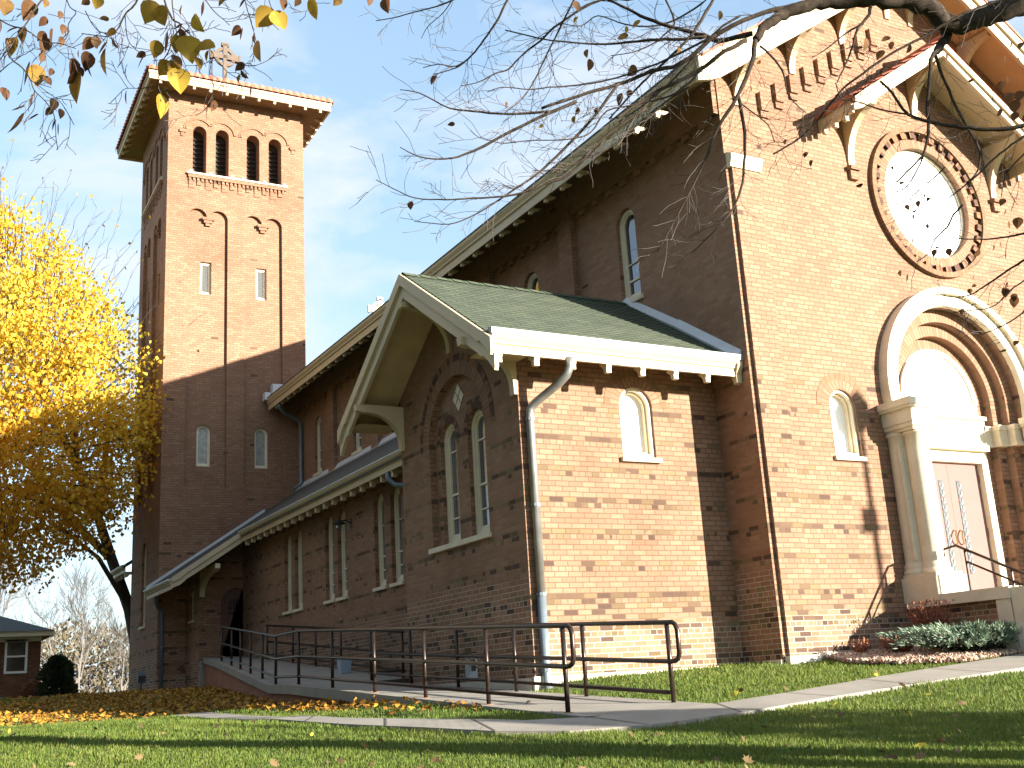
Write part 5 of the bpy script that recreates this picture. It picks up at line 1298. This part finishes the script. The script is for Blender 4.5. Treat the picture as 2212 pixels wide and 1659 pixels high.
# ------------------------------------------------------------------ the linden overhead, its trunk right of the picture
BR = [
 ([(2368, -48), (2212, 6), (2144, 29), (2086, 48), (2045, 48), (2010, 19), (1952, 2), (1872, 0), (1792, 6), (1734, 14), (1683, 35), (1654, 54), (1632, 86)], 41.4768, 17.282, 5.6, 5.3),
 ([(2048, 45), (2045, 77), (2029, 102), (2024, 112)], 22.4666, 13.8256, 5.6, 5.5),
 ([(1632, 86), (1625, 135), (1593, 208), (1552, 275), (1523, 346), (1484, 426), (1420, 544)], 11.2333, 2.5923, 5.3, 5),
 ([(1595, 208), (1608, 288), (1606, 378), (1593, 432), (1561, 480), (1497, 544)], 7.7769, 2.5923, 5.3, 5.1),
 ([(1724, 12), (1651, 26), (1556, 69), (1471, 137), (1407, 154), (1348, 178), (1273, 200), (1170, 234)], 11.2333, 6.0487, 5.4, 5.2),
 ([(1244, 218), (1131, 270), (1022, 326), (962, 343), (906, 338), (864, 318)], 7.7769, 1.7282, 5.2, 5),
 ([(1195, 240), (1094, 246), (1022, 240), (970, 233), (906, 201), (864, 194)], 6.0487, 1.7282, 5.2, 5.2),
 ([(1625, 73), (1556, 88), (1522, 77), (1485, 68), (1423, 49), (1384, 34), (1328, 6), (1269, -16)], 11.2333, 4.3205, 5.5, 5.8),
 ([(1526, 79), (1467, 85), (1407, 86), (1348, 93), (1289, 95), (1190, 87), (1091, 65)], 7.7769, 2.5923, 5.5, 5.7),
 ([(1611, 87), (1566, 111), (1512, 152), (1427, 194), (1372, 228), (1332, 255)], 9.5051, 5.1846, 5.3, 5.1),
 ([(1397, 233), (1300, 300), (1232, 375), (1172, 398), (1139, 413), (1090, 424), (1022, 428), (962, 431), (899, 428), (861, 413), (812, 388)], 6.9128, 1.7282, 5.1, 4.9),
 ([(1337, 180), (1281, 255), (1217, 323), (1161, 375), (1112, 409), (1067, 439), (1022, 465), (970, 484), (895, 478)], 6.9128, 1.7282, 5.2, 4.9),
 ([(1540, 0), (1506, 59), (1475, 97), (1427, 142), (1388, 178), (1360, 208), (1316, 257)], 6.9128, 3.4564, 5.6, 5.3),
 ([(1547, 75), (1450, 124), (1397, 146), (1311, 173), (1244, 184), (1187, 188), (1142, 193), (1086, 188), (1052, 199)], 5.1846, 1.7282, 5.3, 5.2),
 ([(1367, 0), (1296, 0), (1210, 49), (1169, 86), (1131, 116), (1097, 150), (1071, 158), (1037, 176), (996, 186)], 6.0487, 1.7282, 5.7, 5.5),
 ([(1240, 0), (1206, 68), (1180, 120), (1161, 161), (1139, 199), (1120, 221), (1090, 244)], 4.3205, 1.7282, 5.6, 5.3),
 ([(1097, -4), (1071, 49), (1045, 86), (1019, 120), (985, 143), (947, 139), (914, 146)], 5.1846, 1.7282, 5.8, 5.8),
 ([(1019, 120), (992, 143), (962, 154), (936, 161)], 3.4564, 1.7282, 5.8, 5.8),
 ([(989, -4), (940, 15), (895, 26), (854, 38), (812, 45)], 3.4564, 1.7282, 5.8, 5.9),
 ([(977, 0), (955, 30), (925, 56), (910, 83)], 2.5923, 1.29615, 5.8, 5.9),
 ([(1525, 0), (1469, 38), (1412, 56), (1352, 53), (1292, 34), (1255, 56), (1206, 49)], 4.3205, 1.7282, 5.8, 5.9),
 ([(1435, -8), (1457, 49), (1435, 75), (1412, 94), (1367, 113), (1319, 120)], 4.3205, 1.7282, 5.8, 5.8),
 ([(1600, 34), (1547, 68), (1495, 128), (1446, 180), (1382, 233), (1337, 263)], 5.1846, 2.5923, 5.4, 5.2),
 ([(1517, 150), (1457, 203), (1375, 225), (1311, 240), (1277, 285), (1232, 300), (1139, 304), (1082, 309), (1037, 296)], 4.3205, 1.7282, 5.2, 5),
 ([(1487, 188), (1431, 225), (1375, 270), (1330, 311), (1277, 338), (1210, 364), (1150, 369)], 4.3205, 1.7282, 5.2, 5),
 ([(1881, 13), (1875, 35), (1853, 61), (1843, 96), (1827, 138), (1808, 179)], 7.7769, 2.5923, 5.3, 5.2),
 ([(1856, 54), (1817, 80), (1785, 106), (1753, 125)], 4.3205, 1.7282, 5.3, 5.2),
 ([(1641, 99), (1670, 125), (1692, 157), (1699, 192), (1715, 221), (1741, 243)], 5.1846, 1.7282, 5.3, 5.2),
 ([(1600, 224), (1632, 247), (1660, 272), (1673, 307)], 3.4564, 1.7282, 5.3, 5.2),
 ([(2368, 243), (2212, 272), (2144, 280), (2080, 275), (2022, 266), (1962, 247), (1926, 199), (1901, 175)], 10.3692, 4.3205, 5, 5.2),
 ([(1962, 247), (1904, 237), (1856, 221), (1821, 215)], 4.3205, 1.7282, 5.2, 5.2),
 ([(2240, -19), (2144, 6), (2067, 38), (1994, 80), (1920, 119), (1849, 170), (1817, 195), (1776, 247), (1728, 298), (1670, 333)], 6.9128, 3.4564, 5.4, 5.3),
 ([(2032, 106), (2013, 122), (2010, 160), (2003, 224), (2005, 279), (1997, 327), (1984, 346), (1936, 394)], 9.5051, 3.4564, 5.5, 5.2),
 ([(2019, 115), (2042, 179), (2070, 240), (2096, 288), (2115, 323), (2112, 368), (2090, 394)], 6.9128, 3.4564, 5.5, 5.3),
 ([(1997, 330), (1984, 362), (1958, 404), (1929, 416)], 4.3205, 1.7282, 5.2, 5.1),
 ([(1805, 179), (1824, 218), (1881, 179), (1913, 138)], 2.5923, 1.29615, 5.2, 5.2),
 ([(2212, 295), (2176, 320), (2144, 346), (2112, 378), (2080, 404), (2048, 429)], 5.1846, 2.5923, 5, 5.1),
 ([(2040, 362), (2019, 383), (1993, 404), (1959, 432), (1933, 440)], 3.4564, 1.7282, 5.2, 5.1),
 ([(2079, 443), (2061, 463), (2045, 492), (2019, 518), (2006, 547), (1980, 565)], 5.1846, 1.7282, 5.1, 5),
 ([(2212, 505), (2183, 510), (2142, 516), (2084, 516), (2045, 510)], 5.1846, 1.7282, 5, 5.1),
 ([(2212, 562), (2188, 577), (2149, 603), (2121, 622), (2095, 637), (2058, 642), (2032, 637)], 5.1846, 1.7282, 5, 5.1),
 ([(2212, 606), (2183, 627), (2152, 658), (2121, 668), (2089, 671), (2058, 676)], 3.4564, 1.7282, 5, 5.1),
 ([(2212, 674), (2183, 694), (2152, 710), (2121, 723)], 3.4564, 1.7282, 5, 5.1),
 ([(2212, 333), (2186, 359), (2170, 384), (2163, 426)], 3.4564, 1.7282, 5, 5.1),
 ([(352, -8), (371, 39), (391, 55), (375, 82), (363, 113), (352, 129)], 4.3205, 2.16025, 4, 3.9),
 ([(391, 55), (414, 78), (438, 94), (461, 117), (453, 137)], 2.5923, 1.29615, 4, 3.9),
 ([(301, -8), (289, 12), (270, 31), (254, 63), (234, 78), (203, 76), (176, 72)], 4.3205, 1.7282, 4.1, 4),
 ([(270, 31), (273, 70), (281, 94), (301, 113), (313, 117)], 2.16025, 1.29615, 4.1, 4),
 ([(98, -8), (78, 16), (59, 47), (43, 70), (23, 98), (0, 129)], 4.3205, 2.16025, 3.9, 3.8),
 ([(0, 43), (23, 55), (59, 66), (94, 90), (129, 94), (164, 105)], 3.4564, 1.7282, 3.9, 3.8),
 ([(141, -8), (152, 16), (164, 27), (148, 51), (145, 78), (129, 102)], 2.5923, 1.29615, 4, 4),
 ([(184, 23), (199, 51), (219, 70), (250, 70), (270, 78)], 2.16025, 1.29615, 4, 4),
 ([(12, 90), (23, 125), (47, 145), (66, 172), (74, 195), (98, 219), (117, 250), (121, 297), (125, 324)], 3.4564, 1.29615, 3.8, 3.7),
 ([(66, 172), (102, 199), (129, 219), (145, 242), (160, 270)], 1.7282, 0.8641, 3.8, 3.7),
 ([(0, 156), (16, 141), (35, 129), (51, 117)], 2.5923, 1.29615, 3.8, 3.8),
 ([(74, 195), (74, 234), (55, 258)], 1.7282, 0.8641, 3.8, 3.7),
 ([(438, -8), (461, 23), (484, 43), (496, 55)], 2.16025, 1.03692, 4, 4),
 ([(527, -8), (535, 23), (543, 51), (551, 78), (555, 102)], 2.16025, 1.03692, 4, 4),
 ([(488, 129), (523, 141), (555, 141)], 1.29615, 0.8641, 3.9, 3.9),
 ([(352, 129), (344, 156), (340, 188), (348, 219)], 2.5923, 1.29615, 3.9, 3.9),
 ([(461, 211), (441, 238), (422, 250)], 1.7282, 0.8641, 3.9, 3.9),
 ([(340, 184), (309, 191), (273, 191), (258, 203), (238, 223)], 1.7282, 0.8641, 3.9, 3.9),
 ([(461, 121), (453, 156), (461, 188), (457, 219), (465, 230)], 1.7282, 0.8641, 3.9, 3.9),
 ([(469, 129), (492, 156), (520, 172)], 1.7282, 0.8641, 3.9, 3.9),
 ([(371, -8), (375, 31), (383, 78), (391, 117), (402, 145)], 2.5923, 1.29615, 4, 3.9),
 ([(578, -12), (586, 16), (598, 27)], 2.16025, 1.29615, 4, 4),
 ([(664, -12), (680, 8), (684, 23)], 2.16025, 1.29615, 4, 4),
]
LV = [(12, 16, 33, 10, 0.5, 0.8), (59, 23, 43, 20, 0.35, 0.5), (51, 76, 33, 0, 0.5, 0.9), (31, 105, 43, 15, 0.6, 0.9), (23, 96, 27, -30, 0.35, 0.5), (92, 47, 23, 35, 0.2, 0.4), (129, 33, 16, 10, 0.3, 0.5), (98, 8, 16, 10, 0.5, 0.6), (184, 4, 18, 60, 0.4, 0.7), (209, 6, 27, 15, 0.62, 0.8), (225, 39, 18, 90, 0.45, 0.4), (324, 27, 47, 25, 0.6, 1), (350, 35, 41, -20, 0.58, 1), (391, 23, 20, 10, 0.3, 0.4), (441, 20, 31, 5, 0.2, 0.4), (430, 51, 39, -30, 0.95, 0.7), (480, 4, 23, 40, 0.5, 0.8), (523, 8, 20, 30, 0.3, 0.6), (508, 66, 25, 40, 0.2, 0.5), (523, 74, 25, 10, 0.15, 0.4), (570, 39, 47, 40, 0.62, 1), (604, 45, 43, -30, 0.78, 0.9), (611, 8, 27, 0, 0.3, 0.5), (641, 4, 20, 20, 0.4, 0.6), (680, 20, 43, -25, 0.65, 0.6), (727, 2, 23, 40, 0.5, 0.7), (797, 2, 20, 0, 0.25, 0.7), (836, 12, 31, -10, 0.25, 0.8), (381, 96, 35, 10, 0.72, 0.8), (408, 107, 55, -15, 0.8, 0.95), (441, 104, 43, 80, 0.66, 0.8), (449, 121, 23, 10, 0.55, 0.6), (391, 76, 23, 0, 0.2, 0.5), (363, 94, 43, 5, 0.2, 0.4), (385, 59, 20, 60, 0.2, 0.5), (402, 70, 16, 70, 0.3, 0.6), (336, 107, 35, 15, 0.62, 0.7), (428, 137, 27, -25, 0.55, 0.5), (354, 148, 35, 35, 0.62, 0.9), (373, 150, 35, 0, 0.6, 0.6), (385, 176, 51, -8, 0.85, 0.9), (381, 135, 31, -30, 0.5, 0.5), (551, 84, 20, 0, 0.3, 0.5), (557, 111, 41, -8, 0.5, 0.6), (516, 143, 23, 50, 0.18, 0.5), (529, 160, 23, -40, 0.2, 0.4), (516, 170, 16, 10, 0.6, 0.7), (543, 199, 25, 0, 0.2, 0.4), (459, 229, 23, 20, 0.3, 0.4), (346, 230, 47, 0, 0.85, 0.3), (324, 195, 31, 20, 0.45, 0.6), (305, 133, 31, 30, 0.12, 0.4), (303, 117, 20, 60, 0.15, 0.5), (270, 105, 16, 80, 0.15, 0.5), (250, 94, 23, -30, 0.3, 0.4), (273, 211, 27, 0, 0.2, 0.4), (227, 133, 53, 0, 0.52, 0.55), (223, 105, 31, 35, 0.25, 0.4), (207, 92, 23, 0, 0.4, 0.8), (188, 94, 31, 40, 0.35, 0.5), (238, 68, 21, 50, 0.5, 0.4), (168, 191, 59, 5, 0.55, 0.75), (156, 168, 31, 40, 0.15, 0.35), (156, 145, 35, 10, 0.12, 0.35), (172, 156, 23, -20, 0.12, 0.5), (184, 133, 39, 10, 0.15, 0.5), (193, 148, 35, -15, 0.15, 0.35), (170, 117, 16, 0, 0.12, 0.5), (94, 98, 35, 10, 0.25, 0.5), (88, 78, 23, 40, 0.3, 0.6), (113, 82, 35, 5, 0.15, 0.4), (61, 160, 49, 12, 0.52, 0.55), (78, 164, 43, 5, 0.56, 0.6), (74, 131, 23, 40, 0.3, 0.4), (90, 125, 20, 10, 0.35, 0.5), (135, 64, 20, 10, 0.3, 0.5), (131, 90, 20, 10, 0.35, 0.4), (27, 64, 27, 70, 0.25, 0.4), (4, 59, 23, 0, 0.2, 0.4), (10, 203, 27, -15, 0.2, 0.4), (70, 219, 27, 10, 0.2, 0.4), (102, 176, 23, -30, 0.2, 0.5), (109, 156, 16, 20, 0.15, 0.5), (39, 236, 27, 70, 0.35, 0.4), (39, 270, 51, 35, 0.25, 0.3), (72, 254, 23, 60, 0.2, 0.4), (113, 227, 27, 5, 0.28, 0.4), (104, 240, 20, 40, 0.2, 0.5), (117, 271, 23, 20, 0.15, 0.4), (131, 246, 20, 0, 0.3, 0.4), (127, 281, 23, 0, 0.3, 0.4), (0, 172, 20, 0, 0.2, 0.5), (1245, 15, 23, -20, 0.4, 0.8), (1244, 43, 15, 30, 0.6, 0.6), (1375, 53, 21, 40, 0.6, 0.6), (1345, 81, 23, 60, 0.5, 0.8), (1268, 116, 17, 0, 0.5, 0.6), (1272, 141, 24, 10, 0.35, 0.7), (1364, 154, 26, 40, 0.35, 0.8), (1341, 216, 26, 5, 0.1, 0.5), (1360, 204, 17, 0, 0.1, 0.7), (1289, 240, 13, 0, 0.15, 0.7), (1245, 240, 17, 20, 0.4, 0.6), (1240, 259, 15, 0, 0.6, 0.6), (1167, 272, 11, 60, 0.7, 0.6), (974, 267, 15, 80, 0.1, 0.5), (936, 173, 21, 30, 0.05, 0.7), (887, 444, 17, 0, 0.05, 0.9), (1555, 34, 19, 10, 0.5, 0.7), (1352, 64, 13, 20, 0.6, 0.7), (1465, 109, 17, 10, 0.5, 0.6), (1092, 227, 13, 10, 0.3, 0.4), (1869, 96, 26, 10, 0.45, 0.7), (1913, 86, 19, 60, 0.4, 0.7), (1901, 119, 22, 30, 0.45, 0.7), (1926, 99, 16, 0, 0.4, 0.6), (1962, 106, 19, 30, 0.35, 0.7), (1856, 106, 16, 70, 0.4, 0.6), (2043, 122, 29, 0, 0.3, 0.5), (1990, 298, 16, 10, 0.35, 0.6), (1929, 364, 8, 20, 0.25, 0.5), (1947, 397, 10, 60, 0.3, 0.5), (1856, 400, 14, 75, 0.35, 0.5), (1741, 335, 13, 20, 0.4, 0.6), (1753, 352, 14, 10, 0.4, 0.3), (2163, 186, 19, 0, 0.3, 0.7), (2179, 211, 22, 30, 0.35, 0.8), (2192, 231, 26, 0, 0.3, 0.8), (2157, 243, 19, 40, 0.3, 0.7), (2202, 208, 22, 10, 0.3, 0.8), (2176, 173, 13, 0, 0.3, 0.7), (2183, 96, 16, 10, 0.3, 0.6), (2205, 99, 16, 30, 0.3, 0.6), (2170, 128, 13, 10, 0.3, 0.6), (2199, 135, 19, 0, 0.3, 0.7), (2192, 253, 19, 20, 0.35, 0.8), (2096, 173, 13, 80, 0.4, 0.4), (1904, 157, 10, 0, 0.35, 0.4), (1638, 135, 11, 60, 0.5, 0.6), (1622, 192, 11, 0, 0.4, 0.5), (1696, 307, 11, 10, 0.35, 0.5), (1616, 282, 10, 0, 0.35, 0.5), (1929, 363, 9, -20, 0.25, 0.4), (1948, 396, 12, 70, 0.25, 0.5), (1950, 411, 8, 0, 0.25, 0.4), (1966, 433, 12, -10, 0.3, 0.6), (1985, 441, 14, 0, 0.35, 0.5), (1996, 424, 12, 10, 0.3, 0.6), (2005, 431, 10, 30, 0.3, 0.7), (1961, 448, 13, -40, 0.35, 0.5), (1974, 456, 12, 60, 0.35, 0.5), (1972, 469, 12, 0, 0.35, 0.7), (2004, 489, 9, 0, 0.3, 0.5), (2037, 519, 9, 0, 0.4, 0.4), (2024, 535, 10, 70, 0.35, 0.5), (2019, 547, 16, 15, 0.35, 0.5), (2050, 545, 16, -10, 0.35, 0.7), (1970, 522, 12, 0, 0.4, 0.6), (2110, 547, 18, 50, 0.3, 0.8), (2165, 437, 16, 30, 0.35, 0.8), (2170, 458, 12, 10, 0.35, 0.7), (2199, 482, 23, 10, 0.3, 0.8), (2178, 487, 16, 0, 0.35, 0.7), (2145, 536, 13, 10, 0.35, 0.6), (2161, 529, 12, 0, 0.35, 0.6), (2172, 617, 16, 20, 0.3, 0.7), (2173, 633, 18, 0, 0.3, 0.8), (2104, 618, 10, 60, 0.3, 0.7), (2096, 630, 12, 0, 0.35, 0.7), (2191, 643, 16, 0, 0.3, 0.7), (2101, 601, 10, 10, 0.35, 0.6), (1958, 601, 16, 5, 0.35, 0.4), (1945, 591, 12, 0, 0.4, 0.4), (1739, 335, 10, 10, 0.45, 0.7), (1752, 353, 13, 0, 0.45, 0.4), (1855, 400, 12, 75, 0.4, 0.5), (2079, 674, 13, 0, 0.3, 0.7), (2194, 741, 13, 40, 0.3, 0.7), (2166, 757, 16, 80, 0.3, 0.4), (2192, 653, 23, 0, 0.3, 0.6), (2208, 674, 13, 40, 0.3, 0.7), (2172, 632, 18, 20, 0.35, 0.8), ]

def linden():
    rnd.seed(91)
    T0 = px(2850, 1650, 6.3); b = Vector((T0.x, T0.y, gz(T0.x, T0.y)))
    o = empty('linden_tree', b, 'nearly bare linden spreading dark branches and last yellow leaves over the lawn', 'tree')
    top = px(2760, -100, 6.0); tk = MB()
    tk.tube([b - Vector((0, 0, .3)), b + Vector((0, 0, .5)), b.lerp(top, .6), top], [.26, .20, .17, .14], 12); rel(tk, 'trunk', M['bark_fg'], root=o, smooth=True)
    over = [top, px(2450, -620, 5.9), px(1900, -700, 5.6), px(1200, -620, 5.0), px(500, -520, 4.3), px(-100, -420, 4.0)]
    br = MB(); br.tube(over, [.12, .10, .08, .06, .045, .03], 9)
    tw_ = MB()
    def wr(wpx, d): return max(.0012, wpx * (1.18 if wpx > 22 else 1.06) * d / FPX / 2)
    def twig(p, d2, L_, w, d, lev):
        # p in picture units at depth d, real points made from it
        pts = []; x, y = p; a = d2; dz = rnd.uniform(-.25, .25) * L_ / 100; n = 5
        for k in range(n + 1):
            pts.append(px(x, y, d + dz * k / n)); a += rnd.gauss(0, .17); x += cos(a) * L_ / n; y += sin(a) * L_ / n + .5
            if lev and k in (1, 2, 3) and rnd.random() < .62: twig((x, y), a + rnd.choice((-1, 1)) * rnd.uniform(.4, 1.0), L_ * rnd.uniform(.3, .6), w * .75, d + dz * k / n, lev - 1)
        tw_.tube(pts, [wr(w * .66 * (1 - .55 * k / n), d) for k in range(n + 1)], 3, cap=False)
    for pts, w0, w1, d0, d1 in BR:
        n = len(pts); first = pts[0]
        D = lambda k: d0 + (d1 - d0) * k / (n - 1)
        P = [px(u, v, D(k)) for k, (u, v) in enumerate(pts)]; Wd = [wr(w0 + (w1 - w0) * k / (n - 1), D(k)) for k in range(n)]
        # smooth the drawn line
        S_, R_ = [], []
        for k in range(n - 1):
            p0, p1, p2, p3 = P[max(0, k - 1)], P[k], P[k + 1], P[min(n - 1, k + 2)]
            for i in range(4):
                t = i / 4; S_.append(.5 * ((2 * p1) + (p2 - p0) * t + (2 * p0 - 5 * p1 + 4 * p2 - p3) * t * t + (3 * p1 - p0 - 3 * p2 + p3) * t ** 3) + rv() * Wd[k] * .35); R_.append((Wd[k] + (Wd[k + 1] - Wd[k]) * t) * rnd.uniform(.92, 1.1))
        S_.append(P[-1]); R_.append(Wd[-1])
        if w0 > 40: S_ = [top] + S_; R_ = [.10] + R_
        elif first[1] < 8 or first[0] > 2200:
            q = min((over[k].lerp(over[k + 1], t / 6) for k in range(len(over) - 1) for t in range(7)), key=lambda c: (c - P[0]).length)
            S_ = [q, q.lerp(P[0], .5) + rv() * .08] + S_; R_ = [R_[0] * 1.4, R_[0] * 1.2] + R_
        br.tube(S_, R_, 8 if w0 > 9 else 5)
        left = pts[0][0] < 700
        for k in range(n - 1):
            (x0, y0), (x1, y1) = pts[k], pts[k + 1]; L_ = math.hypot(x1 - x0, y1 - y0); a = atan2(y1 - y0, x1 - x0)
            if w0 > 30: continue
            for _ in range(max(1, int(L_ / (16 if left else 16)))):
                t = rnd.random(); s_ = rnd.choice((-1, 1))
                twig((x0 + (x1 - x0) * t, y0 + (y1 - y0) * t), a + s_ * rnd.uniform(.35, 1.05), rnd.uniform(28, 95) * (.8 if left else 1), rnd.uniform(1.3, 2.2), D(k + t), 1 if rnd.random() < .75 else 0)
    rel(br, 'branches', M['bark_fg'], root=o, smooth=True); rel(tw_, 'twigs', M['twig'], root=o)
    lf = LeafBag()
    for u, v, L_, ang, tone, wf in LV:
        d = (3.9 if v < 420 else 3.75) if u < 860 and v < 720 else (5.2 if u > 1500 else 5.4)
        a_ = radians(ang) ; l = L_ * d / FPX * 1.16
        dn = (-UP * cos(a_) - RT * sin(a_)); sd2 = RT * cos(a_) - UP * sin(a_)
        th = math.acos(min(1, wf * .95)) * rnd.choice((-1, 1)); wv_ = sd2 * cos(th) + FW * sin(th); nn = dn.cross(wv_).normalized()
        c = px(u, v, d) - dn * l * .5; cp_ = rnd.uniform(.05, .25); curl = rnd.uniform(-.12, .22)
        prof = [(0, .0), (.06, .22), (.22, .41), (.42, .43), (.62, .34), (.8, .19), (.92, .07), (1.0, 0)]
        def pt(t, s_): return c + dn * l * t + wv_ * l * s_ + nn * l * (cp_ * abs(s_) * 1.6 + curl * (t - .4) ** 2 * 2)
        for k in range(len(prof) - 1):
            (t0, w0), (t1, w1) = prof[k], prof[k + 1]; j0, j1 = w0 * rnd.uniform(.96, 1.04), w1
            for s_ in (1, -1):
                q = [pt(t0, 0), pt(t1, 0), pt(t1, s_ * w1), pt(t0, s_ * w0)]
                if w0 == 0: q = q[:3]
                if w1 == 0: q = [q[0], q[1], q[-1]]
                lf.poly(q, min(1, max(0, tone + rnd.gauss(0, .025))))
        tw_s = c - dn * l * rnd.uniform(.25, .5) + rv() * .01
    lf.build('leaves', M['linden'], o, loc=b)
linden()

# ------------------------------------------------------------------ invented, unseen shrubs and trees behind the camera, added to shade the lawn
def added_planting():
    labs = ['loose leafy street shrub behind the photographer, opposite the church front']
    first = bush('street_shrub', (.9, -12.0, gz(.9, -12)), 1.0, 3.1, 3000, M['evergreen'], labs[0], 'bush', 'dome', .17, 8)
    first['group'] = 'street shrubs opposite the church'
    for x, y, sc in ((5.6, -12.2, .80),):
        r = first.copy(); S.collection.objects.link(r); r.location = (x, y, gz(x, y)); r.scale = (sc, sc, sc); r.rotation_euler = (0, 0, x)
        for ch in first.children:
            c = ch.copy(); S.collection.objects.link(c); c.parent = r
    for k, (x, y) in enumerate(((-4.3, -14.0), (-1.9, -15.5), (.4, -14.6), (-6.2, -15.2))):
        P = Vector((x, y, gz(x, y))); o = empty('street_tree', P, 'bare street tree behind the photographer', 'tree', 'bare street trees')
        t = MB(); h = 7.5; lean = Vector((rnd.uniform(-.05, .05), 0, 1)); t.tube([P - Vector((0, 0, .3)), P + lean * 1.5, P + lean * 4], [.24, .19, .15], 9); rel(t, 'trunk', M['bark'], root=o)
        t = MB(); rnd.seed(200 + k); tips = []
        for j in range(4): grow(t, P + lean * (2.6 + .45 * j), (lean * .7 + rv() * .8).normalized(), 2.3, .075, 3, tips, .55, .13, 4, 3, 5, .006)
        rel(t, 'crown', M['bark'], root=o)
added_planting()

def added_spruces():  # unseen row added to cut sky fill on the shaded side walls
    first = bush('spruce_tree', (-19.5, -6, gz(-19.5, -6)), 3.0, 15.0, 7000, M['evergreen'], 'tall dark spruce in the row left of the lawn, outside the picture', 'tree', 'cone', .75, 12)
    first['group'] = 'row of spruces left of the lawn'
    for k, (x, y, sc) in enumerate(((-21, -1, .92), (-19.8, 4.2, 1.05), (-21.5, 9.5, .9), (-20.2, 14.5, 1.0), (-23, 20, 1.1), (-20.5, -11.5, .95))):
        r = first.copy(); S.collection.objects.link(r); r.location = (x, y, gz(x, y)); r.scale = (sc, sc, sc); r.rotation_euler = (0, 0, k * 1.3)
        for ch in first.children:
            c = ch.copy(); S.collection.objects.link(c); c.parent = r
added_spruces()

# low roof beyond the tower, its eave just showing left of it
eave(church, -3.86, 3.80, 23.3, 25.7, .20)
q = MB(); q.prism([(-3.90, 23.3, 4.01), (-1.5, 23.3, 5.6), (-1.5, 23.3, 5.5), (-3.90, 23.3, 3.91)], (0, 2.4, 0)); q.build('rear_aisle_roof', M['slate'], church)
q = MB(); q.box(-3.1, -1.5, 23.3, 25.5, -.1, 4.1); q.build('rear_aisle_wall', M['brick'], church)
brackets(church, ba, [(-3.54, 23.5 + .505 * k, 3.84) for k in range(5)], RZ)
